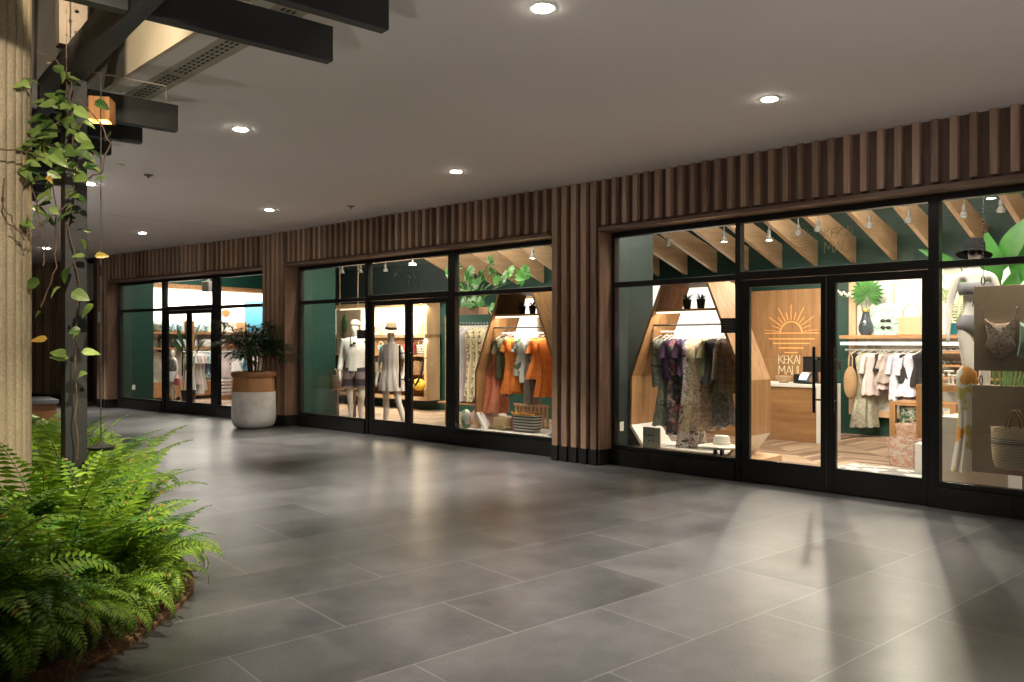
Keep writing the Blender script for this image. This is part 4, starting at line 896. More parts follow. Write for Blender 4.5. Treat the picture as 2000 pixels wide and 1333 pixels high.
# step table with boxes and baskets
s, _ = A('R', 4.9, 1757, 860)
t = thing('oak_table', 'low oak display table behind the pink basket', 'table', 'R', s, 4.5, 0)
m = MB(); m.box(0, .9, 0, .6, .62, .67); m.build('tabletop', M['oakx'], t)
for x0, x1 in ((0, .08), (.82, .9)):
    for y0, y1 in ((0, .08), (.52, .6)): m = MB(); m.box(x0, x1, y0, y1, 0.02, .62); m.build('leg', M['oak'], t)
s2 = s; m = MB(); m.box(0, .45, 0, .3, 0, .26); tag(put(m.build('patterned_box', printed('green_ikat', [(.03,.08,.05),(.5,.5,.42),(.03,.08,.05)], 30), bevel=.01), 'R', s2+.12, 4.55, .35), 'dark green patterned box on the shelf of the oak table', 'box')
m = MB(); m.box(.08, .82, .05, .55, .32, .35); m.build('shelf', M['oakx'], t)
def basket(b, s, d, z, r, h, mat, label, name='basket', handles=True, n=4):
    t = thing(name, label, 'basket', b, s, d, z); m = MB()
    m.loft([[(q*(r[0]), w*(r[1]), zz) for q, w in [(math.copysign(abs(math.cos(a))**.6, math.cos(a)), math.copysign(abs(math.sin(a))**.6, math.sin(a))) for a in [k*2*math.pi/24 for k in range(24)]]] for r, zz in (((r*.8, r*.6), 0), ((r*.9, r*.68), h*.5), ((r, r*.75), h), ((r*.95, r*.7), h), ((r*.85, r*.62), h*.3))], True)
    m.build('body', mat, t, smooth=True)
    if handles:
        for sg in (-1, 1): m = MB(); m.tube([(sg*.02+r*.35*math.cos(a), sg*r*.6, h+r*.35*math.sin(a)) for a in [math.pi*i/8 for i in range(9)]], .008, 6); m.build('handle', M['rope'], t)
    return t
chk = printed('pink_white_weave', [(.62,.32,.22),(.66,.60,.54),(.50,.26,.18),(.70,.64,.58)], 42)
sb, _ = A('R', 2.5, 1762, 915); basket('R', sb, 2.6, .02, .20, .34, chk, 'pink and white checked basket standing on the floor by the white plinth')
sb, _ = A('R', 4.3, 1785, 868); basket('R', sb, 4.25, .02, .22, .36, printed('peach_weave', [(.66,.45,.35),(.70,.58,.48),(.6,.36,.26)], 22), 'peach woven basket under the oak table edge')
# plinth with orange cloth
s0_, _ = A('R', 2.0, 1787, 930); s1_, _ = A('R', 2.0, 1906, 940)
m = MB(); m.box(0, s1_-s0_, 0, .6, 0, .36); tag(put(m.build('white_plinth', M['white'], bevel=.004), 'R', s0_, 2.0, .02), 'low white display plinth with orange cloth on it', 'plinth')
sf, _ = A('R', 2.15, 1868, 880); 
m = MB(); r_ = random.Random(2)
for k in range(7): m.ball((r_.uniform(-.15, .15), r_.uniform(-.08, .08), .03+.012*k % .05), (.10, .08, .028), 12, 6)
tag(put(m.build('orange_cloth', plain('orange_red', (.75,.12,.03), .75, .2, 20, bmp=.4), smooth=True), 'R', sf, 2.2, .38), 'crumpled orange red cloth on the white plinth', 'cloth')
m = MB(); m.ball((0, 0, .05), (.13, .08, .04), 12, 6); tag(put(m.build('pale_scarf', plain('sage_cloth', (.5,.52,.42), .8, .2, 20, bmp=.4), smooth=True), 'R', sf+.0, 2.45, .39), 'pale rolled scarf behind the orange cloth', 'scarf')
# rug
m = MB(); m.box(0, 3.4, 0, 1.5, 0, .01); tag(put(m.build('rug', printed('woven_rug', [(.16,.15,.15),(.5,.48,.46),(.22,.21,.2),(.55,.53,.5)], 9)), 'R', 2.2, .8, .021), 'grey and white patterned rug inside the nearest doors', 'rug')
# jewellery table, right window
s, _ = A('R', 3.2, 1838, 765); t = thing('jewellery_table', 'oak table with drawers seen between mullion and hanging board', 'table', 'R', s-.3, 3.2, 0)
m = MB(); m.box(0, 1.6, 0, .7, .92, 1.0); m.build('tabletop', M['oakx'], t)
m = MB(); m.box(.5, 1.5, .05, .65, .2, .9); m.build('cabinet', wood('dark_oak', (.08,.045,.025), (.16,.09,.05)), t)
for x0 in (.0, 1.5):
    for y0 in (0, .6): m = MB(); m.box(x0, x0+.1, y0, y0+.1, .02, .92); m.build('leg', M['oak'], t)
for k in range(4):
    x = 1843+k*13; s, z = A('R', 3.5, x, 735); t = thing('jewellery_stand', 'white T shaped bracelet stand on the oak table, number %s from the mullion' % ('one','two','three','four')[k], 'jewellery stand', 'R', s, 3.35+.1*(k % 2), 1.0, group='bracelet stands on the oak table')
    m = MB(); m.box(-.012, .012, -.012, .012, 0, .11+.05*(k % 2)); m.tube([(-.06, 0, .12+.05*(k % 2)), (.06, 0, .12+.05*(k % 2))], .016, 10); m.box(-.04, .04, -.03, .03, 0, .01); m.build('stand', M['white'], t, smooth=True)
t = thing('wall_shelf', 'oak wall shelves with sunglasses and jewellery right of the mullion', 'shelves', 'R', 3.0, 5.1)
for z in (1.38, 1.18, 1.0): m = MB(); m.box(-.8, 2.2, 0, .3, z, z+.03); m.build('shelf', M['oakx'], t)
for k in range(9):
    m = MB()
    for sg in (-1, 1): m.ball((sg*.04, 0, 0), (.034, .008, .024), 10, 5)
    m.box(-.012, .012, -.003, .003, 0, .01)
    tag(put(m.build('sunglasses', M['black'], smooth=True), 'R', 2.3+.17*(k % 5), 5.15, (1.24, 1.45)[k // 5]), '%s dark sunglasses from the left on the %s wall shelf' % (('first','second','third','fourth','fifth')[k % 5], ('lower','upper')[k // 5]), 'sunglasses', 'sunglasses on the wall shelves')

# hanging boards
def hangboard(x0, x1, y0, y1, d, label):
    s, zt = A('R', d, x0, y0); s_b, _ = A('R', d, x1, y0); _, zb = A('R', d, x0, y1)
    t = thing('hanging_board', label, 'display board', 'R', s, d, zb); m = MB(); m.box(0, s_b-s, 0, .03, 0, zt-zb); m.build('board', M['taupe'], t, bevel=.003); return s, zb, zt, t, s_b-s
sB, zb1, zt1, t1, wB = hangboard(1902, 2030, 560, 724, .62, 'upper taupe hanging board with the leopard swimsuit')
for xo in (.075, .52):
    m = MB()
    z = zt1-zb1
    m.tube([(xo, .015, z+.1), (xo, .015, 2.9-zb1+.3)], .004, 5)
    for k in range(2): m.tube([(xo+.016*math.cos(a), .015, z+.05+.04*math.sin(a)) for a in [2*math.pi*i/12 for i in range(13)]], .005, 6)
    for k in range(30): m.ball((xo, .015, z+.2+.035*k), (.009, .006, .014), 6, 4)
    m.build('chain', M['steel'], t1)
sC, zb2, zt2, t2, wC = hangboard(1898, 2035, 752, 921, .60, 'lower taupe hanging board behind the straw tote')
for xo in (.075, .52):
    m = MB(); m.tube([(xo+.012*math.cos(a), .015, zt2-zb2+.045+.045*math.sin(a)) for a in [2*math.pi*i/12 for i in range(13)]], .005, 6); m.build('chain_link', M['steel'], t2)
# leopard swimsuit
leo = printed('leopard', [(.04,.025,.02),(.60,.46,.36),(.62,.47,.37),(.5,.36,.27)], 38, kind='spot')
s, z = A('R', .57, 1952, 650); t = thing('leopard_swimsuit', 'leopard print one piece swimsuit pinned to the upper board', 'swimsuit', 'R', s, .57, z)
m = MB(); pol = [(-.135,.14),(-.10,.10),(-.05,.085),(0,.08),(.05,.085),(.10,.10),(.135,.15),(.12,.0),(.105,-.06),(.125,-.13),(.06,-.20),(.02,-.235),(-.02,-.235),(-.06,-.20),(-.12,-.12),(-.10,-.05),(-.115,.02)]
rings = []
for yy, f in ((.05, .97), (.04, 1.0), (.025, 1.0), (.012, .93), (.004, .6), (.0, .2)): rings.append([(x*f, yy, zz*(f if f > .9 else f)) for x, zz in pol])
m.loft(rings); m.build('fabric', leo, t, smooth=True)
m = MB(); 
for sg in (-1, 1): m.tube([(sg*.12, .0, .13), (sg*.15, .01, .22), (sg*.13, .03, .235)], .006, 6)
m.build('straps', G['brown'], t)
s, z = A('R', .57, 1999, 665); m = MB(); m.loft([[(x*f, yy, zz*f) for x, zz in [(-.08,.17),(0,.12),(.08,.17),(.08,.0),(.1,-.14),(0,-.2),(-.1,-.14),(-.08,0)]] for yy, f in ((.05, .96), (0, 1), (-.03, .8), (-.04, .3))])
tag(put(m.build('green_swimsuit', plain('sea_green_lycra', (.22,.30,.24), .5, .2, 20), smooth=True), 'R', s+.05, .57, z), 'pale sea green swimsuit at the right picture edge', 'swimsuit')
# straw tote
s, z = A('R', .42, 1972, 870); t = thing('straw_tote', 'big straw tote with black bands in front of the lower board', 'tote bag', 'R', s+.03, .45, z-.22)
m = MB(); m.loft([[(math.cos(a)*rx, math.sin(a)*ry, zz) for a in [k*2*math.pi/32 for k in range(32)]] for rx, ry, zz in ((.10, .05, 0), (.15, .075, .012), (.175, .085, .08), (.185, .085, .2), (.19, .08, .38), (.185, .076, .38), (.17, .07, .1))]); m.build('body', M['straw'], t, smooth=True)
for zz in (.232, .252, .272):
    m = MB(); m.loft([[(math.cos(a)*(.189+e), math.sin(a)*(.0865+e), zz+h_) for a in [k*2*math.pi/32 for k in range(32)]] for e, h_ in ((0, -.004), (.003, 0), (0, .004))], False); m.build('band', M['black'], t)
for yy in (-.06, .06):
    m = MB(); m.tube([(-.06, yy, .34), (-.045, yy, .46), (-.01, yy, .53), (.02, yy, .53), (.055, yy, .46), (.07, yy, .34)], .009, 6); m.build('handle', plain('leather', (.12,.065,.035), .5), t, smooth=True)

# ---- mannequins
def mannequin(name, label, b, s, d, z, rot, hgt, pose, sex='f', leaned=0.0):
    t = thing(name, label, 'mannequin', b, s, d, z, rot); k = hgt/1.75
    me = bpy.data.meshes.new('body'); bm = bmesh.new(); sl = bm.verts.layers.skin.verify()
    V = {}; fem = sex == 'f'
    J = dict(pelvis=(0,0,.94,.115,.085), belly=(0,0,1.06,.095 if fem else .115,.075), chest=(0,-.01,1.25,.125 if fem else .15,.09), neck0=(0,0,1.42,.06,.055), neck=(0,-.005,1.48,.042,.045), head0=(0,-.015,1.56,.062,.075), head=(0,-.01,1.65,.073,.09), top=(0,0,1.72,.045,.055))
    J.update(pose)
    for q in ('l', 'r'):
        sg = -1 if q == 'l' else 1
        J.setdefault('sh'+q, (sg*.155,0,1.40,.048,.048)); J.setdefault('el'+q, (sg*.22,.02,1.12,.036,.036)); J.setdefault('wr'+q, (sg*.24,-.04,.88,.024,.026)); J.setdefault('ha'+q, (sg*.245,-.06,.80,.036,.018)); J.setdefault('fi'+q, (sg*.245,-.065,.73,.022,.012))
        J.setdefault('hip'+q, (sg*.09,0,.88,.088,.085)); J.setdefault('kn'+q, (sg*.09,-.02,.48,.056,.058)); J.setdefault('ca'+q, (sg*.09,.01,.33,.05,.055)); J.setdefault('an'+q, (sg*.09,.02,.09,.032,.036)); J.setdefault('to'+q, (sg*.095,-.11,.025,.038,.022))
    for n_, (x, y, zz, rx, ry) in J.items():
        v = bm.verts.new((x*k, y*k, zz*k)); v[sl].radius = (rx*k, ry*k); V[n_] = v
    V['pelvis'][sl].use_root = True
    E_ = [('pelvis','belly'),('belly','chest'),('chest','neck0'),('neck0','neck'),('neck','head0'),('head0','head'),('head','top')]
    for q in ('l', 'r'): E_ += [('neck0','sh'+q),('sh'+q,'el'+q),('el'+q,'wr'+q),('wr'+q,'ha'+q),('ha'+q,'fi'+q),('pelvis','hip'+q),('hip'+q,'kn'+q),('kn'+q,'ca'+q),('ca'+q,'an'+q),('an'+q,'to'+q)]
    for a, c in E_: bm.edges.new((V[a], V[c]))
    bm.to_mesh(me); bm.free(); me.materials.append(M['mannequin'])
    o = bpy.data.objects.new('body', me); COL.objects.link(o); o.parent = t
    sk = o.modifiers.new('skin', 'SKIN'); sk.use_smooth_shade = True; ss = o.modifiers.new('sub', 'SUBSURF'); ss.levels = 2; ss.render_levels = 2
    return t
def cloth(parent, name, levels, mat, n=40, pleat=9, amp=.03):
    m = MB(); rings = []
    for i, (zz, rx, ry, cx_, cy_) in enumerate(levels):
        f = i/(len(levels)-1); rings.append([(cx_+rx*math.cos(a)*(1+amp*f*math.sin(pleat*a)), cy_+ry*math.sin(a)*(1+amp*f*math.sin(pleat*a)), zz) for a in [k*2*math.pi/n for k in range(n)]])
    m.loft(rings, False); o = m.build(name, mat, parent, smooth=True); o.modifiers.new('solid', 'SOLIDIFY').thickness = .006; o.modifiers.new('sub', 'SUBSURF').levels = 1; return o
def hat(parent, x, y, z, mat, rb=.21, tilt=0, band=None):
    m = MB(); m.lathe([(.005, .13), (.07, .128), (.09, .10), (.098, .03), (.105, .0), (rb*.8, -.012), (rb, -.03), (rb, -.034), (rb*.8, -.018), (.10, -.008)], 28, caps=False); o = m.build('hat', mat, parent, smooth=True); o.location = (x, y, z); o.rotation_euler = (R(tilt), R(6), 0)
    if band: m = MB(); m.lathe([(.107, .002), (.1, .04), (.103, .04), (.110, .002)], 28, caps=False); m.build('hat_band', band, o, smooth=True)
    return o
# middle shop man
s, _ = A('M', .95, 694, 800)
t = mannequin('male_mannequin', 'white male mannequin in white shirt and dark swim shorts', 'M', s, .95, .02, 30, 1.92, {'hipl': (-.10,0,.88,.10,.095), 'hipr': (.10,0,.88,.10,.095), 'knr': (.13,-.05,.48,.062,.062), 'chest': (0,-.01,1.27,.165,.1), 'shl': (-.19,0,1.42,.055,.055), 'shr': (.19,0,1.42,.055,.055), 'ell': (-.26,.04,1.14,.042,.042), 'elr': (.26,.04,1.14,.042,.042), 'wrl': (-.27,-.03,.9,.03,.03), 'wrr': (.27,-.03,.9,.03,.03)}, 'm')
q = 1.92/1.75
cloth(t, 'shirt', [(1.47*q, .07, .065, 0, 0), (1.44*q, .16, .09, 0, 0), (1.38*q, .235, .115, 0, 0), (1.25*q, .215, .125, 0, -.01), (1.1*q, .18, .115, 0, 0), (.95*q, .175, .125, 0, 0), (.90*q, .18, .13, 0, 0)], plain('white_knit', (.72,.71,.66), .8, .1, 30, bmp=.2))
for sg in (-1, 1):
    m = MB(); m.tube([(sg*.19*q, 0, 1.43*q), (sg*.235*q, .02, 1.27*q), (sg*.26*q, .04, 1.14*q), (sg*.27*q, -.0, .98*q), (sg*.272*q, -.03, .91*q)], [.068, .066, .06, .052, .045], 14); m.build('sleeve', G['wht'], t, smooth=True)
    m = MB(); m.tube([(sg*.085*q, 0, .95*q), (sg*.10*q, -.005, .86*q), (sg*.115*q, -.02, .72*q), (sg*.12*q, -.03, .62*q)], [.12, .125, .118, .12], 18); m.build('shorts_leg', stripes('colour_block', [(.03,.02,.03), (.16,.12,.12)], 1.2, 'z'), t, smooth=True)
m = MB(); m.tube([(-.05, -.1, 1.47*q), (-.03, -.135, 1.36*q), (0, -.14, 1.33*q), (.03, -.135, 1.36*q)], .01, 6); m.ball((-.02, -.145, 1.34*q), (.035, .012, .022), 10, 6); m.ball((.04, -.145, 1.37*q), (.035, .012, .022), 10, 6); m.build('sunglasses', M['black'], t, smooth=True)
m = MB(); m.lathe([(.095, .0), (.10, .03), (.07, .085), (.01, .1)], 24, caps=False); c_ = m.build('cap', plain('white_cap', (.7,.68,.62), .8), t, smooth=True); c_.location = (0, 0, 1.68*q)
# middle shop woman
s, _ = A('M', .75, 764, 800)
t = mannequin('female_mannequin', 'striding white mannequin in striped sleeveless dress and straw hat', 'M', s, .75, .02, 30, 1.80, {'hipl': (-.09,0,.88,.09,.085), 'knl': (-.10,.02,.48,.056,.056), 'anl': (-.13,.05,.09,.032,.034), 'tol': (-.14,-.07,.03,.036,.022), 'knr': (.15,-.06,.49,.056,.056), 'car': (.2,-.06,.33,.05,.052), 'anr': (.27,-.06,.10,.032,.034), 'tor': (.31,-.17,.03,.036,.022), 'elr': (.25,.03,1.15,.036,.036), 'wrr': (.24,-.08,.92,.024,.026), 'har': (.24,-.12,.86,.034,.018), 'fir': (.24,-.14,.80,.02,.012)})
q = 1.8/1.75
sd = stripes('pastel_stripe', [(.74,.68,.64),(.50,.38,.37),(.75,.70,.66),(.45,.40,.42),(.74,.68,.64)], 5.5, 'x')
cloth(t, 'dress', [(1.45*q, .075, .06, 0, 0), (1.42*q, .14, .08, 0, 0), (1.33*q, .165, .105, 0, -.01), (1.2*q, .15, .11, 0, -.01), (1.05*q, .13, .10, 0, 0), (.95*q, .17, .13, 0, 0), (.8*q, .21, .16, .01, 0), (.66*q, .235, .18, .03, 0)], sd, 48, 11, .10)
hat(t, 0, -.01, 1.70*q, M['straw'], .23, 8, M['black'])
# nearest shop swimwear mannequin
s, _ = A('R', 1.15, 1903, 700); zz0 = .80
m = MB(); m.box(-.3, .3, -.25, .25, 0, zz0-.02); tag(put(m.build('mannequin_plinth', M['white'], bevel=.004), 'R', s+.06, 1.15, .02), 'tall white plinth under the bikini mannequin behind the lower board', 'plinth')
t = mannequin('bikini_mannequin', 'white mannequin in black sun hat, sunglasses and grey bikini', 'R', s, 1.15, zz0, 25, 1.76, {'knl': (-.06,-.07,.48,.056,.056), 'elr': (.24,.04,1.14,.036,.036), 'head0': (0,-.03,1.57,.06,.07)})
gb = plain('grey_lycra', (.22,.22,.24), .55, .1, 30)
cloth(t, 'bikini_top', [(1.345, .142, .104, 0, -.012), (1.30, .148, .118, 0, -.02), (1.25, .142, .112, 0, -.02), (1.22, .132, .1, 0, -.012)], gb, amp=.0)
cloth(t, 'bikini_bottom', [(1.02, .118, .098, 0, 0), (.97, .142, .112, 0, 0), (.91, .170, .118, 0, 0), (.86, .15, .11, 0, 0), (.82, .06, .09, 0, 0), (.80, .03, .07, 0, 0)], gb, amp=.0)
m = MB(); m.tube([(0, -.13, 1.27), (-.02, -.14, 1.2), (-.035, -.12, 1.1)], .005, 5); m.tube([(0, -.13, 1.27), (.02, -.14, 1.19), (.03, -.12, 1.13)], .005, 5); m.build('ties', M['black'], t)
hat(t, 0, .01, 1.655, plain('black_felt', (.012,.012,.013), .95, spec=.1), .165, -12)
m = MB(); m.ball((-.036, -.103, 1.635), (.03, .012, .026), 12, 6); m.ball((.036, -.103, 1.635), (.03, .012, .026), 12, 6); m.box(-.01, .01, -.112, -.104, 1.638, 1.646); m.build('sunglasses', M['black'], t, smooth=True)
s3, z3 = A('R', .85, 1893, 760)
garment('beach_wrap', 'white beach wrap with orange flowers hanging beside the mannequin legs', 'wrap', 'R', s3, .80, 1.36, 1.02, .18, G['flor2'], 10, 1.5, .04, hanger=False, neck=.05)
# farthest shop child mannequin
s, _ = A('L', .9, 338, 770)
t = mannequin('child_mannequin', 'small white mannequin in tied shirt and shorts with pink bag', 'L', s, .9, .1, 0, 1.28, {})
m = MB(); m.box(-.2, .2, -.2, .2, 0, .1); tag(put(m.build('floor_riser', M['oak']), 'L', s, .9, .0), 'small riser under the child mannequin', 'riser')
cloth(t, 'shirt', [(1.06, .05, .05, 0, 0), (1.03, .12, .07, 0, 0), (.92, .125, .085, 0, 0), (.78, .11, .08, 0, 0)], G['camo'])
cloth(t, 'shorts', [(.76, .10, .08, 0, 0), (.68, .125, .10, 0, 0), (.60, .14, .11, 0, 0), (.52, .15, .115, 0, 0)], G['wht'], pleat=4, amp=.1)
t2_ = thing('pink_bag', 'pink handbag carried by the small mannequin', 'handbag', 'L', s+.28, .85, .55)
m = MB(); m.box(-.11, .11, -.04, .04, 0, .17); m.build('body', M['skinpink'], t2_, bevel=.03); m = MB(); m.tube([(-.07, 0, .16), (-.05, 0, .27), (.05, 0, .27), (.07, 0, .16)], .007, 6); m.build('handle', M['skinpink'], t2_)

# ---- big plants
def banana_plant(b, s, d, z, spec, label, pot=True, mat='leaf', potz=.35):
    t = thing('banana_plant', label, 'plant', b, s, d, z); m = MB(); st = MB()
    for (dx, dz, L, w, ax, az) in spec:
        base = Vector((0, 0, potz)); tip = Vector((dx, .0, dz)); st.tube([base, base.lerp(tip, .5)+Vector((dx*-.12, 0, .05)), tip], [.018, .014, .009], 6)
        m.leaf(tip, (ax, -.15, az), (-.3, -1, .3), L, w, .12, 8, .15)
    m.build('leaves', M[mat], t, smooth=True); st.build('stalks', M['gstem'], t)
    if pot: m = MB(); m.lathe([(.14, 0), (.18, potz), (.165, potz), (.15, potz-.04), (.02, potz-.04)], 20); m.build('pot', M['black'], t, smooth=True)
s, _ = A('R', 1.7, 1970, 700)
banana_plant('R', s, 1.7, .02, [(-.12,2.02,.66,.30,-.15,1),(.08,2.10,.70,.32,.2,1),(.30,2.05,.62,.28,.5,.9),(-.20,1.85,.5,.22,-.5,.9),(.16,1.80,.55,.24,.8,.6),(.0,1.78,.50,.24,.1,1),(.45,1.9,.6,.24,.9,.5),(-.46,2.36,.46,.10,-1,.5),(.30,1.72,.45,.2,.7,.7),(-.08,2.25,.6,.26,.4,1)], 'big banana leaved plant behind the hanging boards')
# zz plant in teal pot on shelf
s, _ = A('R', 5.0, 1857, 650); t = thing('shelf_fern', 'spiky green plant in teal pot beside the mannequin', 'plant', 'R', s, 5.25, 1.656)
m = MB(); m.lathe([(.08, 0), (.10, .17), (.09, .17), (.08, .15)], 14); m.build('pot', plain('teal_glaze', (.01,.10,.12), .3), t, smooth=True)
m = MB(); r_ = random.Random(3)
for k in range(7):
    a = r_.uniform(0, 6.28); p = Vector((0, 0, .15)); dd = Vector((.35*math.cos(a), .35*math.sin(a), 1))
    for i in range(15):
        p2 = p+dd*.045*(1 if k < 5 else .7); 
        for sg in (-1, 1): m.leaf(p2, (sg*math.cos(a+1.5), sg*math.sin(a+1.5), .5), (0, -1, .5), .07, .025, .1, 2, .2)
        p = p2; dd += Vector((.02*math.cos(a), .02*math.sin(a), -.03))
m.build('fronds', leafy('yellow_green', (.12,.2,.03), (.35,.42,.12)), t)

# ---- nearest window: hat on stand, sign, plaque, decals
s, z = A('R', .50, 1402, 868); t = thing('hat_stand', 'low white topped stand in front of the display carrying a sun hat', 'stand', 'R', s, .50, .25)
m = MB(); m.lathe([(.23, .065), (.235, .075), (.23, .085)], 28); m.build('top', M['white'], t, smooth=True)
m = MB(); m.box(-.05, -.02, -.02, .02, -.23, .065); m.box(.04, .07, -.02, .02, -.23, .065); m.build('leg', M['plinth'], t)
t = thing('sun_hat', 'wide brimmed white sun hat lying on the low stand', 'hat', 'R', s+.05, .5, .345)
m = MB(); m.lathe([(.01, .115), (.075, .112), (.092, .09), (.098, .02), (.11, .008), (.22, -.004), (.222, -.008), (.11, .002)], 30, caps=False); m.build('crown_and_brim', plain('cream_felt', (.66,.62,.52), .85), t, smooth=True)
m = MB(); m.lathe([(.1, .014), (.098, .034), (.101, .034), (.103, .014)], 28, caps=False); m.build('band', M['warmwhite'], t)
s, z = A('R', .48, 1272, 862); t = thing('lettered_sign', 'small pale framed notice leaning at the display foot', 'sign', 'R', s, .48, .21); t.rotation_euler.x = 0
m = MB(); m.box(-.125, .125, -.0, .02, 0, .27); sg_ = m.build('frame', M['taupe'], t); m = MB(); m.box(-.112, .112, -.004, -.001, .015, .255); m.build('face', plain('pale_card', (.32,.38,.36), .6), t)
m = MB(); x = -.075
for wl in (.012, .0, .05, .0, .035): 
    if wl: m.box(x, x+wl, -.007, -.005, .165, .180); x += wl+.014
m.box(-.04, -.015, -.007, -.005, .10, .115); m.box(-.005, .008, -.007, -.005, .105, .109); m.box(.02, .045, -.007, -.005, .10, .115); m.build('lettering', M['black'], t)
def plaque(b, x0, x1, y0, y1, label):
    s0_, zt = A(b, .285, x0, y0); s1_, _ = A(b, .285, x1, y0); _, zb = A(b, .285, x0, y1); t = thing('window_notice', label, 'notice', b, s0_, .285, zb); w = s1_-s0_; h = zt-zb
    m = MB(); m.box(0, w, 0, .006, 0, h); m.build('plate', plain('notice_dark', (.03,.025,.025), .5), t)
    m = MB()
    for i, (a, c) in enumerate(((.15,.85),(.2,.9),(.12,.8),(.25,.75),(.2,.82))): m.box(w*a, w*c, -.002, -.0005, h*(.82-.16*i)-.003, h*(.82-.16*i)+.002)
    m.build('text_lines', plain('notice_text', (.22,.19,.18), .5), t)
plaque('R', 1408, 1437, 622, 651, 'small dark notice stuck to the glass beside the nearest doors')
plaque('M', 697, 716, 645, 662, 'small dark notice stuck to the glass beside the male mannequin')
# etched names on the transoms
def decal(b, x, y, h, label, mat):
    s, z = A(b, .29, x, y); t = thing('glass_lettering', label, 'lettering', b, s, .289, z)
    m = MB(); text(m, 'KEKAI', 0, 0, h, .005, .003); text(m, 'MAUI', 0, -h*1.25, h, .005, .003, 0, 1.12); m.build('letters', mat, t)
    m = MB(); c = -.25
    for i in range(9):
        a = math.pi*(i+.5)/9; m.bar((c+.06*math.cos(a), 0, h*.2+.06*math.sin(a)), (c+.12*math.cos(a), 0, h*.2+.12*math.sin(a)), .004, .003, up=(0,1,0))
    for i in range(12):
        a = math.pi*i/12; a2 = math.pi*(i+1)/12; m.bar((c+.05*math.cos(a), 0, h*.2+.05*math.sin(a)), (c+.05*math.cos(a2), 0, h*.2+.05*math.sin(a2)), .004, .003, up=(0,1,0))
    for i, hw in enumerate((.14, .12, .09, .06)): m.box(c-hw, c+hw, -.0015, .0015, h*.2-.02-.035*i, h*.2-.016-.035*i)
    m.build('sun_emblem', mat, t)
gl = plain('gold_leaf', (.50,.38,.22), .35, metal=.5)
decal('R', 1610, 468, .115, 'thin gold shop name etched on the transom over the nearest doors', gl)
decal('M', 796, 545, .115, 'thin dark shop name on the transom over the middle doors', M['black'])
s, z = A('L', .29, 378, 590); t = thing('glass_lettering', 'thin dark line emblem on the transom over the farthest doors', 'lettering', 'L', s, .289, z)
m = MB()
for i in range(9): m.box(.02+i*.028, .024+i*.028, 0, .003, -.02-.02*(i % 3), .12+.04*math.sin(i*2.1))
for i in range(7): a = math.pi*(i+.5)/7; m.bar((-.02+.1*math.cos(a), 0, -.08+.05*math.sin(a)), (.02+.26*math.cos(a), 0, -.10+.12*math.sin(a)), .004, .003, up=(0,1,0))
m.build('strokes', M['black'], t)

# ---- middle shop contents
t = thing('shelving_unit', 'backlit oak shelving unit along the back of the middle shop', 'shelving', 'M', 0, 4.13)
glow = emis('cove_glow', (1,.86,.68), .8)
m = MB(); m.box(-3.7, .42, -.04, -.0, 1.72, 2.36); m.build('glow_panel', glow, t)
m = MB(); m.box(-3.8, .50, -.4, -.0, 2.36, 2.46); m.box(.42, .50, -.4, 0, .25, 2.36); m.box(-3.8, .50, -.44, -.0, 1.64, 1.72); m.box(-3.8, .42, -.42, 0, .25, .32); m.build('carcass', M['pale_oak'], t)
m = MB(); m.box(-3.8, .42, -.05, -.0, .32, 1.64); m.build('back_panel', M['oakx'], t)
for z in (1.22, .82, .55): m = MB(); m.box(-3.8, .42, -.4, -.05, z, z+.03); m.build('shelf', M['oakx'], t)
area('shelf_lamp', 'M', -1.4, 3.68, 2.34, 4.0, .15, 60, (1,.85,.66))
area('shelf_lamp', 'M', -1.4, 3.68, 1.62, 4.0, .10, 25, (1,.85,.66))
def tote(b, d, x, y, z, w, h, mat, label):
    s, _ = A(b, d, x, y); t = thing('beach_bag', label, 'bag', b, s, d, z); m = MB()
    m.loft([[(math.cos(a)*rx, math.sin(a)*ry, zz) for a in [k*2*math.pi/20 for k in range(20)]] for rx, ry, zz in ((w*.36, .07, 0), (w*.42, .085, h*.1), (w*.5, .09, h), (w*.46, .08, h), (w*.4, .06, h*.2))]); m.build('body', mat, t, smooth=True)
    m = MB()
    for yy in (-.06, .06): m.tube([(-w*.22, yy, h*.95), (-w*.18, yy, h*1.3), (0, yy, h*1.45), (w*.18, yy, h*1.3), (w*.22, yy, h*.95)], .009, 6)
    m.build('handles', M['rope'], t, smooth=True); return t
red = stripes('red_stripe', [(.35,.02,.05),(.55,.08,.12)], 9, 'z'); nav = stripes('navy_cream', [(.02,.025,.03),(.5,.46,.4)], 8, 'z')
tote('M', 3.9, 800, 640, 1.25, .34, .26, red, 'red striped beach bag on the top shelf')
tote('M', 3.9, 826, 640, 1.25, .38, .24, nav, 'navy and cream striped beach bag on the top shelf')
tote('M', 3.9, 748, 650, 1.25, .3, .22, printed('teal_bag', [(.05,.35,.33),(.5,.5,.45),(.04,.2,.25)], 12), 'teal patterned beach bag behind the striding mannequin')
tote('M', 3.9, 812, 700, .85, .42, .26, M['wicker'], 'brown wicker bag on the middle shelf')
tote('M', 3.9, 835, 700, .85, .34, .24, M['straw'], 'pale straw bag on the middle shelf')
tote('M', 3.9, 740, 735, .85, .36, .22, M['straw'], 'straw bag left of the striding mannequin')
s, _ = A('M', 3.5, 818, 765); t = thing('yellow_bag', 'round yellow beach bag with black stripe hanging before the shelves', 'bag', 'M', s, 3.5, .62)
m = MB(); m.ball((0, 0, 0), (.2, .1, .13), 20, 10); m.build('body', plain('yellow_canvas', (.65,.42,.03), .7), t, smooth=True); m = MB(); m.tube([(-.1, -.08, .1), (0, -.105, -.02), (.1, -.09, .12), (.14, -.02, .32), (.15, 0, .55)], .022, 8); m.build('strap', M['black'], t, smooth=True)
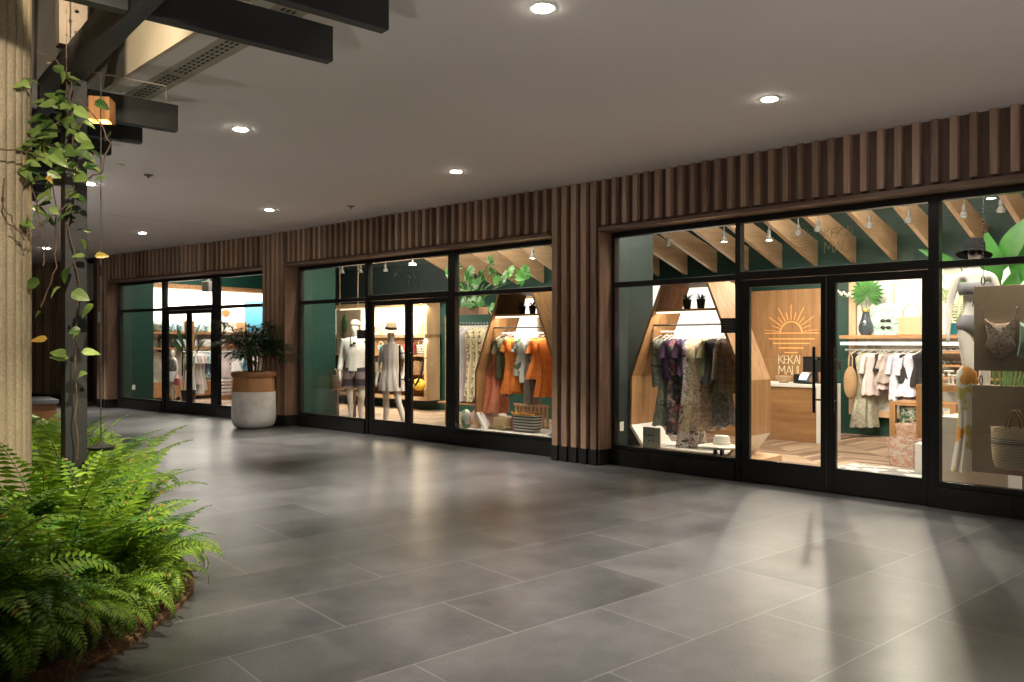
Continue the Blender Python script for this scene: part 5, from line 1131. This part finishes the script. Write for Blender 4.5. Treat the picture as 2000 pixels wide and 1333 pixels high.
m = MB(); m.tube([(.15, 0, .55), (.15, .1, .60)], .01, 6); m.build('hook', M['black'], t)
# decor on the glowing shelf
for i, (x, w, h, lab) in enumerate(((745, .10, .34, 'tall pale wooden obelisk'), (796, .10, .42, 'grey wooden totem'), (820, .16, .32, 'arched wooden tiki figure'), (724, .30, .2, 'wide straw bowl'))):
    s, _ = A('M', 3.9, x, 620); m = MB()
    if i == 3: m.lathe([(.06, 0), (.13, .1), (.16, .2), (.14, .2), (.05, .05)], 20)
    elif i == 2: m.prism([(-.08, 0), (.08, 0), (.08, .24), (.05, .30), (0, .33), (-.05, .30), (-.08, .24)], -.03, .03)
    else: m.loft([[(x_*w*.5*f, y_*w*.4*f, zz) for x_, y_ in ((-1,-1),(1,-1),(1,1),(-1,1))] for f, zz in ((1, 0), (.9, h*.5), (.75, h*.85), (.3, h))])
    tag(put(m.build(('obelisk', 'totem', 'tiki_figure', 'straw_bowl')[i], M['pale_oak'] if i != 3 else M['straw'], bevel=.006), 'M', s, 3.92, 1.72), lab+' on the glowing top shelf', 'ornament')
# taupe board with green oval
s0_, zt = A('M', 1.5, 658, 607); s1_, _ = A('M', 1.5, 703, 607); _, zb = A('M', 1.5, 658, 690)
t = thing('hanging_board', 'taupe hanging board with dark oval bag in the middle window', 'display board', 'M', s0_, 1.5, zb)
m = MB(); m.box(0, s1_-s0_, 0, .03, 0, zt-zb); m.build('board', M['taupe'], t, bevel=.003)
for xo in (.08, s1_-s0_-.08): m = MB(); m.tube([(xo, .015, zt-zb), (xo, .015, 4.2-zb)], .006, 6); m.build('rope', M['rope'], t)
s, z = A('M', 1.42, 673, 632); m = MB(); m.ball((0, 0, 0), (.085, .03, .17), 18, 10); m.tube([(0, 0, .16), (0, 0.02, .26)], .006, 5); m.tube([(0, 0, -.16), (0, 0, -.5)], .006, 5)
tag(put(m.build('paddle_leaf', M['palm'], smooth=True), 'M', s, 1.42, z), 'dark green oval paddle shape hanging on the taupe board', 'ornament')
# display table with tote in the middle window
s, _ = A('M', 1.2, 660, 780); t = thing('slatted_table', 'small timber table left of the male mannequin', 'table', 'M', s-.1, 1.25, 0)
m = MB(); m.box(-.35, .35, -.25, .25, .62, .66); m.build('tabletop', M['oakx'], t)
for x0, y0 in ((-.33, -.23), (.27, -.23), (-.33, .17), (.27, .17)): m = MB(); m.box(x0, x0+.05, y0, y0+.05, .02, .62); m.build('leg', wood('dark_leg', (.08,.045,.03), (.16,.1,.06)), t)
sx_, _ = A('M', 1.1, 655, 740); tote('M', 1.1, 659, 745, .66, .34, .26, stripes('cream_brown_stripe', [(.60,.54,.44),(.25,.17,.12)], 9, 'z'), 'cream and brown striped tote on the small timber table')
s, _ = A('M', 1.3, 661, 715); t = thing('trailing_plant', 'yellow green potted plant on the small timber table', 'plant', 'M', s-.05, 1.4, .66)
m = MB(); r_ = random.Random(9); m2 = MB(); m2.lathe([(.07, 0), (.09, .14), (.08, .14)], 14); m2.build('pot', M['wicker'], t, smooth=True)
for k in range(90): a = r_.random()*6.28; m.leaf((.05*math.cos(a), .05*math.sin(a), .14+.1*r_.random()), (math.cos(a), math.sin(a), r_.uniform(.1, 1.4)), (0, 0, 1), .13, .03, .3, 2, .2)
m.build('leaves', leafy('lime_leaf', (.10,.16,.01), (.28,.30,.04)), t)
# monstera high in the right part of the middle window
s, z = A('M', 1.3, 918, 615); t = thing('monstera', 'large leaved green monstera spilling over the clothes rail shelf', 'plant', 'M', s, 1.3, 2.02)
m = MB(); st = MB(); r_ = random.Random(4)
for (x, y, rr) in ((897,520,.14),(915,532,.16),(930,560,.16),(942,590,.12),(908,605,.13),(1022,528,.13),(905,550,.17),(922,545,.19),(938,540,.14),(893,535,.12),(960,510,.13),(985,540,.14),(1012,540,.19),(1000,530,.14),(925,590,.17),(900,590,.14),(945,555,.13),(972,548,.12),(915,565,.15),(936,575,.13),(958,600,.10),(890,560,.13),(880,535,.13),(950,530,.12)):
    sx, zx = A('M', 1.2+.15*r_.random(), x, y); c = Vector((sx-s, r_.uniform(-.15, .1), zx-2.02)); a = r_.uniform(-.9, .9)
    dd = Vector((math.sin(a), -.2, -math.cos(a)*.6 if zx < 2.25 else math.cos(a)*.5))
    fan = 9; up = dd.normalized(); nr = Vector((r_.uniform(-.3,.3), -1, .35)).normalized(); sd_ = up.cross(nr)
    for q in range(fan): fa = (q-4)*.42; m.leaf(c-up*rr*.3, up*math.cos(fa)+sd_*math.sin(fa), nr, rr*(1.15-.1*abs(q-4)), rr*.42, .1, 4, .06)
    st.tube([(0, 0, .05), (c.x*.5, c.y, max(.1, c.z*.5+.12)), c], .006, 5)
m.build('leaves', M['leaf'], t, smooth=True); st.build('stalks', M['gstem'], t)
m = MB(); m.box(-.3, .3, -.1, .12, -.02, .10); m.build('trough', wood('trough_brown', (.10,.05,.03), (.2,.11,.06)), t)
# clothes rail behind with grey and cream dresses
s0_, _ = A('M', 1.9, 893, 640); s1_, _ = A('M', 1.9, 962, 640)
s0_ -= .3
t = thing('clothes_rail', 'slim clothes rail carrying the grey and cream dresses', 'clothes rail', 'M', 0, 1.9)
m = MB(); m.tube([(s0_, 0, .02), (s0_, 0, 2.0), (s0_+.08, 0, 2.08), (s1_-.08, 0, 2.08), (s1_, 0, 2.0), (s1_, 0, .02)], .014, 8); m.box(s0_, s1_, -.2, .2, .45, .48); m.build('frame', M['oak'], t, smooth=True)
m = MB(); m.tube([(s0_, 0, 1.86), (s1_, 0, 1.86)], .012, 8); m.build('rail', M['black'], t)
for b_, off in (('trough_shelf', 0),): m = MB(); m.box(s0_-.05, s1_+.05, -.75, -.4, 1.97, 2.0); 
rows = []
cols = ['grey','grey','mauve','grey','mauve','creamprint','cream','creamprint','cream','creamprint','cream']
names = ['first','second','third','fourth','fifth','sixth','seventh','eighth','ninth','tenth','eleventh']
for i in range(11):
    s = s0_+.38+(s1_-.06-s0_-.38)*i/10; c = cols[i]
    garment('dress', '%s long %s dress from the left on the slim clothes rail' % (names[i], {'grey': 'pale grey', 'mauve': 'mauve grey', 'cream': 'cream yellow', 'creamprint': 'cream printed'}[c]), 'dress', 'M', s, 1.9, 1.84, 1.28-.1*(i % 3 == 2), .36, G[c], 70, 1.2, .035, 0, group='dresses on the slim clothes rail')
# bags and boxes at the foot of the middle display
s, _ = A('M', .85, 1036, 830); t = thing('pompom_bag', 'black and white striped bag with orange pompom rim under the dresses', 'bag', 'M', s, .78, .24)
m = MB(); m.loft([[(x*w_, y*.09, zz) for x, y in ((-1,-1),(1,-1),(1,1),(-1,1))] for w_, zz in ((.17, 0), (.2, .06), (.21, .25), (.19, .25), (.16, .06))]); m.build('body', stripes('black_white_band', [(.025,.03,.03),(.6,.57,.5)], 7.5, 'z'), t, bevel=.02)
m = MB(); r_ = random.Random(1)
for k in range(34): m.ball((-.21+.42*(k % 17)/16, (-.095 if k < 17 else .095)+r_.uniform(-.01,.01), .255+r_.uniform(-.015,.015)), .019, 7, 5)
m.build('pompoms', plain('orange_wool', (.75,.30,.03), .9, .6, 14), t, smooth=True)
m = MB()
for yy in (-.07, .07): m.tube([(-.09, yy, .24), (-.07, yy, .36), (0, yy, .4), (.07, yy, .36), (.09, yy, .24)], .008, 6)
m.build('handles', M['rope'], t)
s, _ = A('M', .85, 985, 830)
for k, (w, h, dx, dz, c, nm, lab) in enumerate(((.20, .045, 0, 0, (.36,.27,.13), 'folded_towel', 'mustard folded towel under the box at the display foot'), (.12, .13, .03, .045, (.52,.36,.2), 'woven_box', 'tan woven box on the folded towel'))):
    m = MB(); m.box(-w, w, -.11, .11, 0, h); tag(put(m.build(nm, plain(nm+'_m', c, .85, .2, 30, bmp=.3), bevel=.018), 'M', s+dx, .8, .235+dz), lab, 'box' if k else 'towel')
for k in range(3):
    m = MB(); m.box(-.012, .012, -.08, .08, 0, .20); tag(put(m.build('book', plain('book_%d' % k, ((.45,.1,.08), (.15,.08,.3), (.7,.62,.2))[k], .6), bevel=.003), 'M', s+.22+.03*k, .85, .235), ('red', 'violet', 'yellow')[k]+' upright book beside the pompom bag', 'book')
s, _ = A('M', 1.25, 1030, 790); m = MB()
for k in range(9): m.box(-.35+.08*k, -.31+.08*k, 0, .02, 0, .38)
m.box(-.37, .37, -.01, .0, .34, .38); m.box(-.37, .37, -.01, .0, .0, .04); tag(put(m.build('rattan_rack', M['pale_oak']), 'M', s, 1.35, .2), 'pale slatted rattan rack behind the pompom bag', 'rack')
for (x, w, mat, lab) in ((905, .11, printed('palm_cushion', [(.55,.55,.5),(.1,.25,.1),(.5,.52,.5)], 12), 'green and white palm print pouch at the window sill'), (925, .14, printed('pink_floral', [(.65,.35,.35),(.5,.12,.2),(.66,.52,.45),(.4,.3,.1)], 16), 'pink floral pouch at the window sill')):
    s, _ = A('M', .62, x, 830); m = MB(); m.ball((0, 0, .13), (w, .07, .15), 16, 10); tag(put(m.build('printed_pouch', mat, smooth=True), 'M', s, .68, .02+.2), lab, 'pouch')
m = MB(); m.box(0, 2.0, 0, 1.1, 0, .2); tag(put(m.build('window_platform', M['white']), 'M', 4.95, .37, .02), 'low white platform inside the middle right window', 'platform')
m = MB(); m.box(0, 1.78, 0, .9, 0, .17); tag(put(m.build('window_platform', M['pale_oak']), 'R', -.0, .37, .02), 'low pale timber platform under the nearest hexagonal display', 'platform')

# ---- farthest shop contents: side wall with shelving
t = thing('side_wall_display', 'white side wall with painted glow and oak shelves in the farthest shop', 'wall display', 'L', -1.0, 0)
m = MB(); m.box(-.1, 0, .4, 6.4, 2.1, 2.95); m.build('painted_glow_wall', emis('lit_wall_glow', (1,.93,.86), .6), t)  # emission put into the upper wall so it looks strongly lit
m = MB(); m.box(-.1, 0, .4, 6.4, 0, 2.1); m.build('white_wall', art, t)
m = MB(); m.box(-.1, .04, .4, 6.4, 2.95, 3.08); m.box(0, .4, 1.0, 6.4, 1.75, 1.81); m.box(0, .4, 1.0, 6.4, 1.35, 1.40); m.box(0, .42, 1.0, 6.4, .12, .5); m.build('oak_shelving', M['oakx'], t)
for dd in (1.0, 2.6, 4.2, 5.6): m = MB(); m.box(0, .4, dd, dd+.06, .5, 2.1); m.build('upright', M['oak'], t)
m = MB(); m.box(-.1, .0, .4, 6.4, 3.08, 4.2); m.build('green_bulkhead', M['green'], t)
area('added_wall_fill', 'L', -.55, 3.6, 3.0, .2, 4.5, 90, (1,.9,.8))  # added area light to brighten the white side wall
def AS(x, y, s):       # on the side wall plane s of bay L -> (d, z)
    o, u, n, _ = BAY['L']; k = (x-1000)/F; ox = o[0]+s*u[0]; oy = o[1]+s*u[1]
    d = (k*oy-ox)/(n[0]-k*n[1]); Z = oy+d*n[1]; return d, H+(668-y)*Z/F
d, z = AS(440, 612, -.97); t = thing('round_sign', 'round pale wall sign with an orange leaf shape', 'sign', 'L', -.97, d, z, 90)
m = MB(); m.lathe([(.21, -.0), (.21, .03)], 32); o = m.build('disc', plain('grey_disc', (.45,.42,.4), .6), t); o.rotation_euler = (R(90), 0, 0)
m = MB(); 
for a in (-.9, -.45, 0, .45, .9): m.leaf((0, -.04, -.09), (math.sin(a), 0, math.cos(a)+.3), (0, -1, 0), .2, .09, 0, 4, .02)
m.build('leaf_emblem', plain('orange_paint', (.75,.12,.03), .6), t)
d0_, zt = AS(478, 587, -.97); d1_, _ = AS(516, 587, -.97); _, zb = AS(495, 665, -.97)
m = MB(); m.box(0, .03, 0, d1_-d0_, 0, zt-zb); tag(put(m.build('blue_board', plain('sky_blue_board', (.10,.36,.55), .5)), 'L', -.97, d0_, zb), 'sky blue board on the bright wall above the palm', 'board')
s, z = A('L', .6, 407, 560); t = thing('ceiling_speaker', 'grey square box hanging above the farthest doors', 'speaker', 'L', s, .6, z)
m = MB(); m.box(-.13, .13, -.08, .08, -.11, .11); m.box(-.02, .02, -.02, .02, .11, 4.2-z); m.build('box', plain('speaker_grey', (.25,.22,.22), .6), t, bevel=.01)
# clothes on rail parallel to the side wall
t = thing('floor_rail', 'chrome rail with pale clothes in the farthest shop', 'clothes rail', 'L', .55, 0)
m = MB(); m.tube([(0, 1.6, .02), (0, 1.6, 1.30), (0, 4.0, 1.30), (0, 4.0, .02)], .015, 8); m.build('frame', M['lampwhite'], t)
def AS2(x, s): return AS(x, 668, s)[0]
for i, (x, L, c, lab) in enumerate(((372, .95, 'wht', 'white long shirt first on the far rail'), (379, .75, 'pinkw', 'blush shirt second on the far rail'), (386, 1.0, 'wht', 'white fringed dress third on the far rail'), (392, .9, 'pinkw', 'blush dress fourth on the far rail'), (399, .6, 'blu', 'blue tropical shirt fifth on the far rail'), (407, .65, 'blu', 'blue tropical shirt sixth on the far rail'), (440, .6, 'pinkw', 'blush shirt seen left of the palm fronds'), (462, .55, 'wht', 'white shirt seen behind the palm canes'), (475, .6, 'blu', 'blue shirt behind the palm canes'), (492, .6, 'pinkw', 'pink shirt at the right of the palm canes'))):
    dd = AS2(x, .55); garment('shirt', lab, 'garment', 'L', .55, dd, 1.30, L, .42, G[c], 0, 1.1, .05, .1, group='clothes on the far rail')
# folded stack
for k in range(9):
    dd = AS2(437, -.1); m = MB(); m.box(-.17, .17, -.14, .14, 0, .085); mat = ('pinkw', 'wht', 'lav')[k % 3]
    tag(put(m.build('folded_towel', G[mat], bevel=.035), 'L', -.1, dd, .12+.09*k), '%s folded pastel towel from the bottom of the tall stack' % names[min(k, 10)], 'towel', 'stack of folded towels in the farthest shop')
m = MB(); m.box(-.2, .2, -.18, .18, 0, .10); tag(put(m.build('stack_stand', M['oak']), 'L', -.1, AS2(437, -.1), .02), 'low oak stand under the towel stack', 'stand')
# shelf goods
for k, (x, y, c, nm, lab) in enumerate(((312, 592, 'camo', 'tote', 'grey tote on the far upper shelf'), (345, 600, 'blu', 'pillow', 'blue and white pillow left of the banana leaves'), (350, 665, 'blu', 'folded_shirts', 'folded blue shirts on the far middle shelf'), (372, 662, 'lav', 'folded_shirts', 'folded lavender shirts on the far middle shelf'), (395, 640, 'blu', 'hat_stack', 'blue hats on the far upper shelf'), (404, 668, 'wht', 'folded_shirts', 'folded white shirts near the door stile'), (450, 655, 'coral', 'pillow', 'coral pillow behind the palm fronds'), (470, 680, 'blu', 'pillow', 'blue pillow behind the palm fronds'), (430, 650, 'pinkw', 'pillow', 'pale pillow left of the palm fronds'))):
    dd, _ = AS(x, y, -.75); z = 1.81 if y < 650 else 1.40
    m = MB(); m.box(-.13, .13, -.16, .16, 0, .22); tag(put(m.build(nm, G[c], bevel=.05), 'L', -.78, dd, z), lab, nm.replace('_', ' '))
s, _ = A('L', 1.6, 368, 700)
banana_plant('L', s, 1.6, .02, [(-.12,1.35,.72,.20,-.55,.9),(.05,1.35,.75,.2,-.2,1),(.22,1.35,.75,.18,.5,.95),(-.2,1.25,.6,.17,-.85,.7),(.3,1.2,.6,.15,.8,.7),(.0,1.3,.6,.17,.1,1)], 'dark banana leaved plant behind the farthest doors', mat='palm')
s, z = A('L', 1.9, 311, 670); t = thing('printed_tote', 'pale tote bag with clock like print left of the farthest doors', 'bag', 'L', s, 1.9, z)
m = MB(); m.box(-.16, .16, -.04, .04, -.25, .15); m.build('body', G['camo'], t, bevel=.03); m = MB(); m.tube([(-.08, 0, .14), (-.05, 0, .38), (.05, 0, .38), (.08, 0, .14)], .009, 6); m.build('handle', M['rope'], t)

for x, y, p in ((-1.2, -1.4, 230), (1.5, -1.6, 230), (4.6, -1.2, 210), (-6.8, 6.2, 110), (-8.5, 9.5, 90)):  # added uplights out of view, filling the ceiling and slats
    spot('added_fill_uplight', (x, y, .3), (x+.25, y+.6, 3), p, 150, 1.0, (1, .92, .88), .07)
# ---------------------------------------------------------------- garden lights over the pergola, and an added fern fill
t = thing('garden_floodlight', 'floodlight high in the coffer above the pergola', 'floodlight', 'W', -1.3, 4.55, 4.82)
m = MB(); m.lathe([(.06, -.12), (.055, .0), (.02, .08)], 16); m.build('housing', M['black'], t)
spot('garden_spot', (-1.3, 4.55, 4.68), (-2.1, 4.7, .0), 750, 95, .8, (1, .88, .66), .035)
spot('garden_spot', (-1.3, 2.3, 3.05), (-3.2, 5.0, 2.3), 190, 62, .8, (1, .87, .66), .04)
spot('garden_spot', (-1.0, 3.35, 3.1), (-2.2, 4.9, .5), 300, 46, .8, (1, .90, .66), .03)  # added fill on the ferns, kept out of view
spot('coffer_lamp', (-2.55, 4.45, 3.62), (-2.75, 6.3, 3.75), 48, 84, .9, (1, .84, .58), .02)
